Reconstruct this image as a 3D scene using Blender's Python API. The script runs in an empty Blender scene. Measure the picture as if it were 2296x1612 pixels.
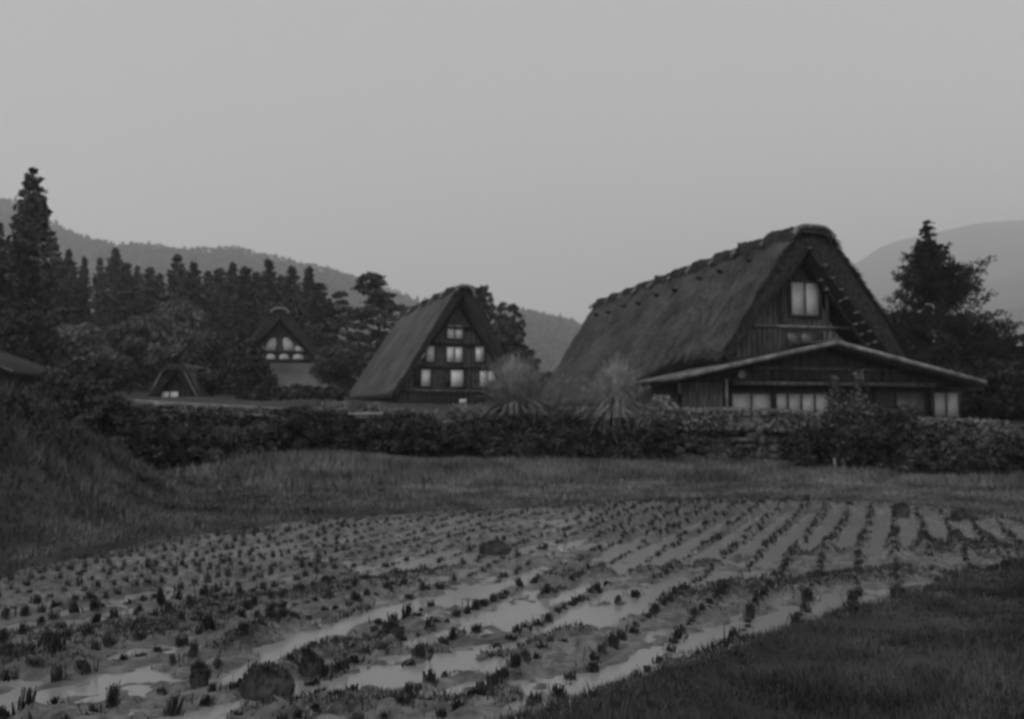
import bpy, math, random
import numpy as np
from mathutils import Vector
R = math.radians
sc = bpy.context.scene
COL = sc.collection
# ------------------------------------------------------------------ camera
FPX = 1988.0                      # focal length on a 2296 px wide picture
PITCH = math.atan(134 / FPX)
CAMZ = 1.6
cd = bpy.data.cameras.new('camera'); cam = bpy.data.objects.new('camera', cd); COL.objects.link(cam)
cam.location = (0, 0, CAMZ); cam.rotation_euler = (math.pi / 2 + PITCH, 0, 0)
cd.sensor_width = 36; cd.lens = 36 * FPX / 2296; cd.clip_start = .1; cd.clip_end = 9000
cd.dof.use_dof = True; cd.dof.focus_distance = 1.3; cd.dof.aperture_fstop = 6.6
sc.camera = cam
# ------------------------------------------------------------------ world, sun, exposure
w = bpy.data.worlds.new('World'); sc.world = w; w.use_nodes = True
nt = w.node_tree; nt.nodes.clear()
out = nt.nodes.new('ShaderNodeOutputWorld'); bg = nt.nodes.new('ShaderNodeBackground')
sky = nt.nodes.new('ShaderNodeTexSky'); sky.sky_type = 'NISHITA'; sky.sun_disc = False
SUN_EL, SUN_AZ = 40, 205
sky.sun_elevation = R(SUN_EL); sky.sun_rotation = R(SUN_AZ); sky.air_density = 1.0; sky.dust_density = 6
bw = nt.nodes.new('ShaderNodeRGBToBW')
mixw = nt.nodes.new('ShaderNodeMix'); mixw.data_type = 'RGBA'
mixw.inputs[0].default_value = .8            # thick even cloud over the grey sky
mixw.inputs[7].default_value = (9.6, 9.6, 9.6, 1)
nt.links.new(sky.outputs[0], bw.inputs[0]); nt.links.new(bw.outputs[0], mixw.inputs[6])
tcw = nt.nodes.new('ShaderNodeTexCoord'); sepw = nt.nodes.new('ShaderNodeSeparateXYZ'); mrw = nt.nodes.new('ShaderNodeMapRange')
mrw.inputs[1].default_value = 0; mrw.inputs[2].default_value = .55; mrw.inputs[3].default_value = 1.22; mrw.inputs[4].default_value = .86
mulw = nt.nodes.new('ShaderNodeVectorMath'); mulw.operation = 'MULTIPLY'      # cloud cover a little brighter towards the horizon
nt.links.new(tcw.outputs['Generated'], sepw.inputs[0]); nt.links.new(sepw.outputs[2], mrw.inputs[0])
nt.links.new(mixw.outputs[2], mulw.inputs[0]); nt.links.new(mrw.outputs[0], mulw.inputs[1])
nt.links.new(mulw.outputs[0], bg.inputs[0]); bg.inputs[1].default_value = .1
nt.links.new(bg.outputs[0], out.inputs[0])
sl = bpy.data.lights.new('sun', 'SUN'); sl.energy = .8; sl.angle = R(30); sl.color = (1, 1, 1)
so = bpy.data.objects.new('sun', sl); COL.objects.link(so)
so.rotation_euler = (R(90 - SUN_EL), 0, R(180 - SUN_AZ))
sc.view_settings.view_transform = 'Standard'; sc.view_settings.look = 'None'
sc.view_settings.exposure = -.48; sc.view_settings.gamma = 1
sc.cycles.volume_bounces = 4; sc.cycles.max_bounces = 6

# ------------------------------------------------------------------ helpers
def ray(u, v):
    a = (u - 1148) / FPX; b = (806 - v) / FPX
    return np.array([a, math.cos(PITCH) - math.sin(PITCH) * b, math.sin(PITCH) + math.cos(PITCH) * b])
def at(u, v, Y):
    d = ray(u, v); return np.array([0, 0, CAMZ]) + d * (Y / d[1])
def gnd(u, v, z=0.0):
    d = ray(u, v); s = (z - CAMZ) / d[2]; return (d[0] * s, d[1] * s)
class Frame:
    def __init__(s, x, y, z, deg):
        s.o = np.array([x, y, z]); s.a = R(deg)
        s.ex = np.array([math.cos(s.a), math.sin(s.a), 0]); s.ey = np.array([-math.sin(s.a), math.cos(s.a), 0])
    def pl(s, u, v, yl):            # where a sight line meets the frame's plane y = yl
        d = ray(u, v); c = np.array([0, 0, CAMZ]) - s.o
        t = (yl - c @ s.ey) / (d @ s.ey); p = c + d * t
        return float(p @ s.ex), float(p[2])

_tab = np.random.default_rng(5).random(4096)
def vn(x, y, z=0.0):
    x = np.asarray(x, float); y = np.asarray(y, float); z = np.asarray(z, float) + 0 * x
    xi, yi, zi = np.floor(x).astype(np.int64), np.floor(y).astype(np.int64), np.floor(z).astype(np.int64)
    fx, fy, fz = x - xi, y - yi, z - zi
    fx, fy, fz = [f * f * (3 - 2 * f) for f in (fx, fy, fz)]
    def h(i, j, k): return _tab[(i * 1619 + j * 31337 + k * 6971 + ((i * j) & 1023) * 7) & 4095]
    r = 0
    for a in (0, 1):
        for b in (0, 1):
            for c in (0, 1):
                r = r + h(xi + a, yi + b, zi + c) * (fx if a else 1 - fx) * (fy if b else 1 - fy) * (fz if c else 1 - fz)
    return r
def fbm(x, y, z=0.0, o=4):
    r, a, t = 0, 1, 0
    for k in range(o):
        r = r + a * vn(np.asarray(x) * 2**k + 17 * k, np.asarray(y) * 2**k - 9 * k, np.asarray(z) * 2**k); t += a; a *= .5
    return r / t - .5
def sstep(a, b, x):
    t = np.clip((np.asarray(x, float) - a) / (b - a), 0, 1); return t * t * (3 - 2 * t)

class MB:
    def __init__(s): s.v = []; s.f = []; s.n = 0
    def add(s, v, f):
        v = np.asarray(v, float).reshape(-1, 3); s.v.append(v)
        f = np.asarray(f, np.int64); s.f.append(f + s.n); s.n += len(v)
    def grid(s, P):
        m, n = P.shape[:2]; i = np.arange(m * n).reshape(m, n)
        f = np.stack([i[:-1, :-1], i[1:, :-1], i[1:, 1:], i[:-1, 1:]], -1).reshape(-1, 4); s.add(P.reshape(-1, 3), f)
    def quads(s, Q):
        k = len(Q); s.add(Q.reshape(-1, 3), np.arange(k * 4).reshape(k, 4))
    def tris(s, Q):
        k = len(Q); s.add(Q.reshape(-1, 3), np.arange(k * 3).reshape(k, 3))
    def box(s, c, d, rz=0, M=None):
        x, y, z = [q / 2 for q in d]
        v = np.array([[-x, -y, -z], [x, -y, -z], [x, y, -z], [-x, y, -z], [-x, -y, z], [x, -y, z], [x, y, z], [-x, y, z]])
        if rz: cs, sn = math.cos(rz), math.sin(rz); v = v @ np.array([[cs, sn, 0], [-sn, cs, 0], [0, 0, 1]])
        if M is not None: v = v @ np.asarray(M).T
        s.add(v + np.array(c), [[0, 3, 2, 1], [4, 5, 6, 7], [0, 1, 5, 4], [1, 2, 6, 5], [2, 3, 7, 6], [3, 0, 4, 7]])
    def beam(s, a, b, wdt, hgt):          # rectangular bar from a to b
        a, b = np.array(a, float), np.array(b, float); d = b - a; L = np.linalg.norm(d); d /= L
        up = np.array([0, 0, 1.]) if abs(d[2]) < .95 else np.array([0, 1., 0])
        sx = np.cross(d, up); sx /= np.linalg.norm(sx); uz = np.cross(sx, d)
        s.box((a + b) / 2, (L, wdt, hgt), M=np.stack([d, sx, uz], 1))
    def prism(s, poly, y0, y1):           # polygon in xz, extruded along y
        k = len(poly); v = [(x, y0, z) for x, z in poly] + [(x, y1, z) for x, z in poly]
        s.v.append(np.array(v, float)); base = s.n; s.n += 2 * k
        s.f.append([[base + i for i in range(k)], [base + k + i for i in reversed(range(k))]])
        s.f.append(np.array([[i, i + k, (i + 1) % k + k, (i + 1) % k] for i in range(k)]) + base)
    def tube(s, pts, rad, n=6):
        pts = np.array(pts, float); rad = np.broadcast_to(np.asarray(rad, float), (len(pts),))
        T = np.gradient(pts, axis=0); T /= np.linalg.norm(T, axis=1)[:, None] + 1e-9
        ref = np.array([.3, .9, .1]) if abs(T[0][2]) > .7 else np.array([0, 0, 1.])
        A = np.cross(T, ref); A /= np.linalg.norm(A, axis=1)[:, None] + 1e-9; B = np.cross(T, A)
        th = np.linspace(0, 2 * math.pi, n, endpoint=False)
        P = pts[:, None] + rad[:, None, None] * (A[:, None] * np.cos(th)[None, :, None] + B[:, None] * np.sin(th)[None, :, None])
        m = len(pts); i = np.arange(m * n).reshape(m, n); j = np.roll(i, -1, 1)
        s.add(P.reshape(-1, 3), np.stack([i[:-1], j[:-1], j[1:], i[1:]], -1).reshape(-1, 4))
        s.f.append([[s.n - m * n + q for q in range(n)], [s.n - n + q for q in reversed(range(n))]])
    def build(s, name, mat, parent=None, smooth=False):
        me = bpy.data.meshes.new(name); V = np.concatenate(s.v)
        starts, idx, k = [], [], 0; tot = []
        for f in s.f:
            if isinstance(f, np.ndarray):
                idx.append(f.ravel()); tot.append(np.full(len(f), f.shape[1]))
            else:
                for q in f: idx.append(np.array(q)); tot.append(np.array([len(q)]))
        idx = np.concatenate(idx); tot = np.concatenate(tot); st = np.concatenate([[0], np.cumsum(tot)[:-1]])
        me.vertices.add(len(V)); me.vertices.foreach_set('co', V.ravel())
        me.loops.add(len(idx)); me.loops.foreach_set('vertex_index', idx.astype(np.int32))
        me.polygons.add(len(tot)); me.polygons.foreach_set('loop_start', st.astype(np.int32))
        me.polygons.foreach_set('loop_total', tot.astype(np.int32))
        if smooth: me.polygons.foreach_set('use_smooth', np.ones(len(tot), bool))
        me.update(calc_edges=True); me.validate()
        me.materials.append(mat)
        o = bpy.data.objects.new(name, me); COL.objects.link(o)
        if parent: o.parent = parent
        return o
def tag(o, label=None, cat=None, group=None, kind=None):
    if label: o['label'] = label
    if cat: o['category'] = cat
    if group: o['group'] = group
    if kind: o['kind'] = kind
    return o
def thing(name, label, cat, loc=(0, 0, 0), rz=0, group=None):
    o = bpy.data.objects.new(name, None); COL.objects.link(o); o.location = [float(q) for q in loc]; o.rotation_euler = (0, 0, rz)
    o.empty_display_size = .3
    return tag(o, label, cat, group)
def dup(root, loc, rz, scale, label, group):
    r = root.copy(); COL.objects.link(r); r.location = [float(q) for q in loc]; r.rotation_euler = (0, 0, rz); r.scale = scale
    r['label'] = label
    if group: r['group'] = group
    elif 'group' in r: del r['group']
    for ch in list(root.children):
        c = ch.copy(); COL.objects.link(c); c.parent = r
    return r

def mat(name, c0, c1, scale=4., rough=.9, stretch=(1, 1, 1), bump=0., detail=5, per_obj=0., spec=.2, lo=.35, hi=.65, coord='Object', scale2=None):
    m = bpy.data.materials.new(name); m.use_nodes = True; t = m.node_tree; p = t.nodes['Principled BSDF']
    tc = t.nodes.new('ShaderNodeTexCoord'); mp = t.nodes.new('ShaderNodeMapping'); mp.inputs['Scale'].default_value = stretch
    nz = t.nodes.new('ShaderNodeTexNoise'); nz.inputs['Scale'].default_value = scale; nz.inputs['Detail'].default_value = detail
    cr = t.nodes.new('ShaderNodeValToRGB')
    cr.color_ramp.elements[0].position = lo; cr.color_ramp.elements[0].color = (c0, c0, c0, 1)
    cr.color_ramp.elements[1].position = hi; cr.color_ramp.elements[1].color = (c1, c1, c1, 1)
    t.links.new(tc.outputs[coord], mp.inputs[0]); t.links.new(mp.outputs[0], nz.inputs['Vector'])
    t.links.new(nz.outputs[0], cr.inputs[0]); last = cr.outputs[0]
    if scale2:
        n2 = t.nodes.new('ShaderNodeTexNoise'); n2.inputs['Scale'].default_value = scale2; n2.inputs['Detail'].default_value = 3
        t.links.new(tc.outputs[coord], n2.inputs['Vector'])
        mr = t.nodes.new('ShaderNodeMapRange'); mr.inputs[1].default_value = .3; mr.inputs[2].default_value = .7; mr.inputs[3].default_value = .6; mr.inputs[4].default_value = 1.4
        t.links.new(n2.outputs[0], mr.inputs[0])
        mx = t.nodes.new('ShaderNodeVectorMath'); mx.operation = 'MULTIPLY'
        t.links.new(last, mx.inputs[0]); t.links.new(mr.outputs[0], mx.inputs[1]); last = mx.outputs[0]
    if per_obj:
        oi = t.nodes.new('ShaderNodeObjectInfo'); mr = t.nodes.new('ShaderNodeMapRange')
        mr.inputs[3].default_value = 1 - per_obj; mr.inputs[4].default_value = 1 + per_obj
        t.links.new(oi.outputs['Random'], mr.inputs[0])
        mx = t.nodes.new('ShaderNodeVectorMath'); mx.operation = 'MULTIPLY'
        t.links.new(last, mx.inputs[0]); t.links.new(mr.outputs[0], mx.inputs[1]); last = mx.outputs[0]
    t.links.new(last, p.inputs['Base Color']); p.inputs['Roughness'].default_value = rough
    p.inputs['Specular IOR Level'].default_value = spec
    if bump:
        b = t.nodes.new('ShaderNodeBump'); b.inputs['Strength'].default_value = bump; b.inputs['Distance'].default_value = .03
        t.links.new(nz.outputs[0], b.inputs['Height']); t.links.new(b.outputs[0], p.inputs['Normal'])
    return m
M = {}
M['thatch'] = mat('thatch', .035, .12, 3, stretch=(5, 5, .8), bump=.5, scale2=.45)
M['thatch_pale'] = mat('thatch_pale', .08, .125, 3, stretch=(5, 5, .8), bump=.3, scale2=.4)
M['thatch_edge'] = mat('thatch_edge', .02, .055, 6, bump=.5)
M['litter'] = mat('straw_litter', .10, .28, 6)
M['straw'] = mat('straw', .10, .22, 5, bump=.3)
M['plank'] = mat('weathered_plank', .035, .15, 3, stretch=(7, 7, .5), rough=.8, bump=.3, scale2=.9)
M['dark_plank'] = mat('dark_plank', .025, .06, 3, stretch=(7, 7, .6), rough=.8, bump=.3)
M['clapboard'] = mat('clapboard', .045, .10, 3, stretch=(.6, .6, 8), rough=.8, bump=.3)
M['beam'] = mat('dark_beam', .02, .045, 4, stretch=(1, 1, 1), rough=.7)
M['barge'] = mat('grey_barge_board', .10, .28, 2.5, rough=.55, spec=.4)
M['tin'] = mat('dull_roof_sheet', .05, .12, 1.5, rough=.5, spec=.4)
M['frame'] = mat('window_frame', .04, .07, 5, rough=.7)
M['paper'] = mat('shoji_paper', .78, .88, 1.3, rough=.35, spec=.5)
M['paper_grey'] = mat('grey_shoji_paper', .36, .50, 1.3, rough=.5, spec=.3)
M['paper_dim'] = mat('dim_pane', .07, .13, 1.3, rough=.25, spec=.5)
M['paper_mid'] = mat('pale_shoji_paper', .6, .72, 1.3, rough=.5, spec=.3)
M['plaster'] = mat('white_plaster', .5, .68, 2, rough=.8)
M['peg'] = mat('cut_timber_end', .10, .24, 4)
M['bark'] = mat('bark', .03, .08, 8, stretch=(3, 3, .7), bump=.5)
M['cedar'] = mat('cedar_foliage', .035, .10, 1.2, per_obj=.25)
M['conifer'] = mat('conifer_foliage', .012, .045, 1.6, per_obj=.2)
M['pine'] = mat('pine_foliage', .04, .10, .9, per_obj=.2)
M['leaf'] = mat('broad_leaf', .08, .2, 1.1, per_obj=.15)
M['shrub'] = mat('shrub_leaf', .018, .10, 3.2, per_obj=.3)
M['shrub_pale'] = mat('pale_shrub_leaf', .11, .30, 3.5, per_obj=.15)
M['forest'] = mat('forest_canopy', .035, .08, .09, scale2=.02)
M['hill'] = mat('hill_soil', .025, .055, .02)
M['mount'] = mat('mountain_wood', .03, .06, .01)
M['grass'] = mat('grass_blade', .09, .22, 1.0, scale2=.35)
M['lawn'] = mat('lawn_blade', .03, .085, 2.4, scale2=.6)
M['bank_grass'] = mat('bank_grass', .045, .15, 1.3, scale2=.5)
M['soil'] = mat('soil', .025, .06, 2.0, bump=.4, scale2=.4)
M['mud'] = mat('wet_mud', .06, .16, 9., rough=.5, spec=.35, bump=.9, detail=8, scale2=1.3)
M['stubble'] = mat('rice_stubble', .02, .06, 12, per_obj=.3)
M['weed'] = mat('mud_weed', .03, .08, 6)
M['pampas'] = mat('pampas_blade', .18, .42, 3)
M['stone'] = mat('mossy_stone', .035, .17, 2.2, bump=.6, scale2=1.5)
M['slab'] = mat('pale_slab', .18, .34, 3, bump=.2)
# water: muddy and mirror smooth
wm = bpy.data.materials.new('paddy_water'); wm.use_nodes = True; t = wm.node_tree; p = t.nodes['Principled BSDF']
p.inputs['Base Color'].default_value = (.26, .26, .26, 1); p.inputs['Roughness'].default_value = .16; p.inputs['IOR'].default_value = 1.33
nz = t.nodes.new('ShaderNodeTexNoise'); nz.inputs['Scale'].default_value = 3; b = t.nodes.new('ShaderNodeBump'); b.inputs['Strength'].default_value = .08; b.inputs['Distance'].default_value = .01
t.links.new(nz.outputs[0], b.inputs['Height']); t.links.new(b.outputs[0], p.inputs['Normal']); M['water'] = wm

# ------------------------------------------------------------------ ground
WALL = np.array([(-40, 30), (-26, 27), (-16, 26.3), (-7, 27.3), (3, 29), (9.5, 28.2), (13.2, 24.5), (17, 21.5), (30, 16)], float)
def wall_y(x): return np.interp(x, WALL[:, 0], WALL[:, 1])
def wall_top(x): return np.interp(x, [-40, -16, -8, 0, 8, 13, 20], [2.5, 2.3, 1.95, 1.75, 1.65, 1.35, 1.2])
FOOTY = [0, 6, 9, 12, 16, 20, 26]; FOOTX = [-6.8, -6.0, -5.4, -4.7, -5.2, -7.0, -10]
def terr(x, y):
    x = np.asarray(x, float); y = np.asarray(y, float)
    yw = wall_y(x)
    low = .10 + .05 * fbm(x * .5, y * .5) * 2 
    d = np.interp(y, FOOTY, FOOTX) - x
    hb = np.interp(y, [0, 14, 17, 20, 24, 28], [1.9, 1.72, 1.35, .8, .35, .2])
    low = low + .2 * fbm(x * 1.6, y * 2.2, 2.) * sstep(12, 9, y) * sstep(-1, .5, x)
    low = low + hb * sstep(0, 3.4, d) + .12 * fbm(x, y) * sstep(0, 1, d)
    low = low + .42 * np.exp(-(((x + 5.2) / 3.2)**2 + ((y - 24.5) / 2.4)**2))
    up = wall_top(x) - .15 + .03 * np.clip(y - 30, 0, 45) + .5 * fbm(x * .08, y * .08)
    left = sstep(25, -60, x)
    up = up + left * (sstep(75, 190, y) * 16) + .02 * np.clip(y - 75, 0, 400)
    return low + (up - low) * sstep(.15, .75, y - yw)
xs = np.unique(np.concatenate([np.arange(-26, 26, .22), np.linspace(-900, -26, 50), np.linspace(26, 900, 50)]))
ys = np.unique(np.concatenate([np.arange(1, 32, .2), np.arange(32, 80, 1.5), np.linspace(80, 600, 60), np.linspace(-60, 1, 10), np.linspace(600, 4000, 12)]))
X, Y = np.meshgrid(xs, ys, indexing='ij')
Z = terr(X, Y)
# paddy outline in plan
PF = [gnd(-250, 1330), gnd(0, 1297), gnd(200, 1255), gnd(400, 1212), gnd(700, 1172), gnd(1100, 1146), gnd(1500, 1133), gnd(1900, 1128), gnd(2150, 1150), gnd(2400, 1205),
      gnd(2420, 1250), gnd(2240, 1292), gnd(2090, 1345), gnd(1880, 1405), gnd(1680, 1455), gnd(1500, 1525), gnd(1360, 1590), gnd(1180, 1680), (-.6, 3.3), (-3.2, 2.6), (-6, 3.0), (-6.5, 6)]
def sdist(x, y, poly):          # signed distance, positive inside
    x = np.asarray(x, float); y = np.asarray(y, float); dm = np.full(x.shape, 1e9); ins = np.zeros(x.shape, bool)
    for (x0, y0), (x1, y1) in zip(poly, poly[1:] + poly[:1]):
        dx, dy = x1 - x0, y1 - y0; tt = np.clip(((x - x0) * dx + (y - y0) * dy) / (dx * dx + dy * dy), 0, 1)
        dm = np.minimum(dm, np.hypot(x - x0 - tt * dx, y - y0 - tt * dy))
        ins ^= ((y0 > y) != (y1 > y)) & (x < dx * (y - y0) / (dy + 1e-12) + x0)
    return np.where(ins, dm, -dm)
SD = sdist(X, Y, PF)
Z = np.where(SD > -.3, Z + (-.25 - Z) * sstep(-.1, .35, SD), Z)
g = MB(); g.grid(np.stack([X, Y, Z], -1)); tag(g.build('ground', M['soil'], smooth=True), kind='structure')

# paddy mud: height from noise, water channels and ridges traced on the ground
fx = np.arange(-8.2, 9.4, .04); fy = np.arange(2.4, 18.2, .04)
FX, FY = np.meshgrid(fx, fy, indexing='ij')
ROW = R(23); rd = np.array([math.sin(ROW), math.cos(ROW)]); rn = np.array([math.cos(ROW), -math.sin(ROW)])
GAP, STEP = .36, .165
def segs(P): return [gnd(*q) for q in P]
def seg_d(x, y, pts):
    dm = np.full(np.shape(x), 1e9)
    for (x0, y0), (x1, y1) in zip(pts[:-1], pts[1:]):
        dx, dy = x1 - x0, y1 - y0; tt = np.clip(((x - x0) * dx + (y - y0) * dy) / (dx * dx + dy * dy + 1e-9), 0, 1)
        dm = np.minimum(dm, np.hypot(x - x0 - tt * dx, y - y0 - tt * dy))
    return dm
CH = [([(380, 1640), (600, 1572), (800, 1535), (1000, 1495), (1180, 1450), (1330, 1395), (1470, 1340)], .17, .09),
      ([(560, 1500), (660, 1440), (730, 1400), (860, 1372), (1010, 1340), (1150, 1310)], .20, .08),
      ([(-60, 1590), (60, 1570), (180, 1555), (300, 1530)], .20, .09),
      ([(900, 1450), (1010, 1425), (1150, 1380), (1260, 1340), (1400, 1290)], .12, .07),
      ([(1150, 1585), (1300, 1530), (1420, 1500), (1560, 1440), (1760, 1390)], .13, .08),
      ([(1290, 1385), (1420, 1335), (1560, 1310), (1700, 1290)], .24, .08),
      ([(450, 1250), (800, 1205), (1150, 1180), (1400, 1160)], .35, .05),
      ([(850, 1285), (1060, 1250), (1300, 1225)], .4, .07),
      ([(1480, 1250), (1650, 1225), (1850, 1215), (1990, 1200)], .95, .15),
      ([(1560, 1190), (1800, 1165), (1960, 1162)], .9, .11),
      ([(1700, 1390), (1950, 1340), (2150, 1300)], .16, .05),
      ([(20, 1420), (200, 1370), (400, 1320)], .2, .04)]
RG = [([(1080, 1480), (1160, 1462), (1250, 1430), (1320, 1420)], .06, .10),
      ([(-40, 1505), (60, 1500), (160, 1490)], .12, .09),
      ([(700, 1410), (830, 1365)], .08, .05), ([(640, 1400), (560, 1440), (480, 1465)], .12, .07),
      ([(740, 1470), (860, 1440), (905, 1430)], .12, .06), ([(560, 1595), (1200, 1570)], .12, .05),
      ([(1250, 1300), (1480, 1282), (1750, 1248), (1900, 1238)], .10, .06),
      ([(1400, 1360), (1600, 1335), (1900, 1300), (2050, 1285)], .22, .06),
      ([(400, 1380), (700, 1330), (1000, 1275)], .22, .05), ([(0, 1450), (300, 1420), (500, 1400)], .3, .05),
      ([(1990, 1215), (2150, 1240), (2290, 1230)], .5, .06), ([(650, 1480), (960, 1455)], .09, .05)]
RG = [(segs(a), b, c) for a, b, c in RG]; CH = [(segs(a), b, c) for a, b, c in CH]
def rowcoord(x, y): return (x * rn[0] + y * rn[1]), (x * rd[0] + y * rd[1])
def wob(x, y): return .10 * (fbm(x * .35, y * .35, 3.3, 2)) * 2
def mud(x, y):
    z = .012 + .085 * fbm(x * 1.1, y * 1.1, 1.7) + .09 * fbm(x * 5.5, y * 5.5, 4) + .075 * fbm(x * 15, y * 15, 9, 3)
    fan = sstep(9.5, 11, y) * sstep(.8, 2, x) * sstep(6.4, 5.6, x)
    for pts, wd, a in CH:
        d = seg_d(x, y, pts) + wd * (1.3 * fbm(x * 6, y * 6, 2) + 1.2 * fbm(x * 2.2, y * 2.2, 8))
        z = z - .66 * a * np.exp(-(d / wd)**4)
    for pts, wd, a in RG: z = z + a * np.exp(-(seg_d(x, y, pts) / wd)**2) * (.7 + 1.2 * fbm(x * 9, y * 9, 7))
    u, v = rowcoord(x, y); ph = (u + wob(x, y)) / GAP; d = np.abs(ph - np.round(ph)) * GAP
    z = z + (.018 + .12 * fan) * np.exp(-(d / .065)**2)
    s = sdist(x, y, PF)
    return z + (.05 + .04 * fbm(x * 3, y * 3) - z) * sstep(.3, -.1, s)
sdf = sdist(FX, FY, PF)
FZ = mud(FX, FY)
g = MB(); P = np.stack([FX, FY, FZ], -1); i = np.arange(FX.size).reshape(FX.shape)
f = np.stack([i[:-1, :-1], i[1:, :-1], i[1:, 1:], i[:-1, 1:]], -1).reshape(-1, 4)
keep = (sdf[:-1, :-1].ravel() > -.12); g.add(P.reshape(-1, 3), f[keep])
tag(g.build('paddy_mud', M['mud'], smooth=True), kind='structure')
g = MB(); wp = [(x, y) for x, y in PF]; wv = np.array([(x, y, 0.0) for x, y in wp])
g.v.append(wv); g.n = len(wv); g.f.append([list(range(len(wv)))[::-1]])
tag(g.build('water', M['water']), kind='structure')

# ------------------------------------------------------------------ hills and mountains
def hill(name, uv, D0, D1, back, m, rough, base, nd=40, na=260, kind='structure', nscale=.02):
    us = np.array([q[0] for q in uv], float); vs = np.array([q[1] for q in uv], float)
    a = np.linspace(us[0], us[-1], na); el = (940 - np.interp(a, us, vs)) / FPX
    tx = (a - 1148) / FPX
    t = np.linspace(0, 1, nd); D = D0 + (D1 - D0) * t
    Yg = np.repeat(D[None], na, 0); Xg = tx[:, None] * Yg
    zr = CAMZ + el * D1
    prof = t**.8
    Zg = base + (zr[:, None] - base) * prof[None] + rough * (fbm(Xg * nscale, Yg * nscale) * 2) * (prof * (1 - prof**6) * 1.6 + .1)[None]
    bk = np.linspace(.12, 1, 8); Yb = D1 + back * bk; Yb = np.repeat(Yb[None], na, 0); Xb = tx[:, None] * Yb
    Zb = zr[:, None] * (1 - bk[None]**1.2) - 5 * bk[None]
    Pg = np.concatenate([np.stack([Xg, Yg, Zg], -1), np.stack([Xb, Yb, Zb], -1)], 1)
    h = MB(); h.grid(Pg); tag(h.build(name, m, smooth=True), kind=kind); return Pg[:, :nd]
RIDGE = [(-900, 330), (-400, 370), (0, 432), (90, 480), (160, 515), (240, 540), (310, 541), (400, 550), (520, 544), (600, 562), (680, 584), (760, 602), (830, 628), (940, 668),
         (1050, 690), (1180, 690), (1310, 722), (1450, 750), (1700, 790), (2100, 830), (2700, 860)]
HP = hill('wooded_hill', [(u, v + 13) for u, v in RIDGE], 800, 1450, 500, M['hill'], 22, 3, nscale=.008)
hill('mountain', [(1500, 760), (1700, 720), (1850, 650), (1906, 600), (1985, 549), (2025, 535), (2205, 495), (2296, 489), (2600, 470), (3200, 520)], 2000, 3700, 900, M['mount'], 25, 20, nscale=.004)
hill('mountain', [(1600, 790), (1800, 720), (1961, 668), (2100, 655), (2217, 630), (2296, 614), (2600, 560), (3200, 540)], 1400, 2500, 600, M['mount'], 18, 10, nscale=.006)
hill('mountain', [(1700, 800), (1950, 760), (2100, 735), (2245, 696), (2296, 684), (2600, 640), (3200, 600)], 900, 1700, 400, M['mount'], 12, 10, nscale=.008)

def rquads(C, size, rng, asp=.55, flat=0., size_j=.75):
    n = len(C); d = rng.normal(size=(n, 3)); d[:, 2] *= (1 - flat); d /= np.linalg.norm(d, axis=1)[:, None]
    e = rng.normal(size=(n, 3)); e[:, 2] *= (1 - flat); e -= (e * d).sum(1)[:, None] * d; e /= np.linalg.norm(e, axis=1)[:, None]
    s = size * (1 + size_j * (rng.random(n) * 2 - 1)); a = d * s[:, None] * .5; b = e * (s * asp)[:, None] * .5
    return np.stack([C - a, C + b, C + a, C - b], 1)
rng = np.random.default_rng(11)
# far-off wood: crowns as leaf masses, one object
k = 7000; ii = rng.integers(0, HP.shape[0] - 1, k); jj = (rng.random(k)**.75 * (HP.shape[1] - 1)).astype(int)
base = HP[ii, jj] + rng.normal(size=(k, 3)) * np.array([1.5, 2.5, 0])
ri = np.linspace(0, HP.shape[0] - 1, 330).astype(int); base = np.concatenate([base, HP[ri, -1] + rng.normal(size=(330, 3)) * np.array([1.2, 2, 0])])
k = len(base); hh = rng.uniform(5, 12.0, k); sp = rng.random(k) < .25; hh[sp] *= 1.25
q = rng.normal(size=(k, 34, 3)); q /= np.linalg.norm(q, axis=2)[:, :, None]; q[:, :, 2] = np.abs(q[:, :, 2])
q *= rng.uniform(.7, 1.05, (k, 34, 1)); zz = q[:, :, 2:3]
wd = rng.uniform(5, 10, k)[:, None, None]; taper = np.where(sp[:, None, None], (1 - zz * .9) * .8, 1)
C = base[:, None] + np.concatenate([q[:, :, :2] * wd * taper, zz * hh[:, None, None] - 1.], 2)
g = MB(); g.quads(rquads(C.reshape(-1, 3), 4.8, rng, .7)); tag(g.build('far_forest', M['forest']), 'dense misty wood covering the long hill behind the village', 'forest', kind='stuff')

# ------------------------------------------------------------------ houses
def window(parent, x0, x1, z0, z1, y, n, pane='paper', fr=.07, depth=.07, rows=1, name='window', label=None):
    f = MB(); yc = y - depth / 2
    f.box(((x0 + x1) / 2, yc, z1 + fr / 2), (x1 - x0 + 2 * fr, depth, fr)); f.box(((x0 + x1) / 2, yc, z0 - fr / 2), (x1 - x0 + 2 * fr, depth * 1.5, fr))
    for x in (x0 - fr / 2, x1 + fr / 2): f.box((x, yc, (z0 + z1) / 2), (fr, depth * .96, z1 - z0))
    wn = f.build(name, M['frame'], parent)
    if label: wn['label'] = label
    bar = .06; pw = (x1 - x0) / n
    for k in range(n):
        a = x0 + k * pw + (bar / 2 if k else 0); b = x0 + (k + 1) * pw - (bar / 2 if k < n - 1 else 0)
        g = MB(); g.box(((a + b) / 2, y - .015, (z0 + z1) / 2), (b - a, .02, z1 - z0)); g.build('pane', M[pane], wn)
        if k < n - 1:
            f2 = MB(); f2.box((b + bar / 2, y - .03, (z0 + z1) / 2), (bar, .05, z1 - z0)); f2.build('mullion', M['frame'], wn)
    return wn
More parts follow.
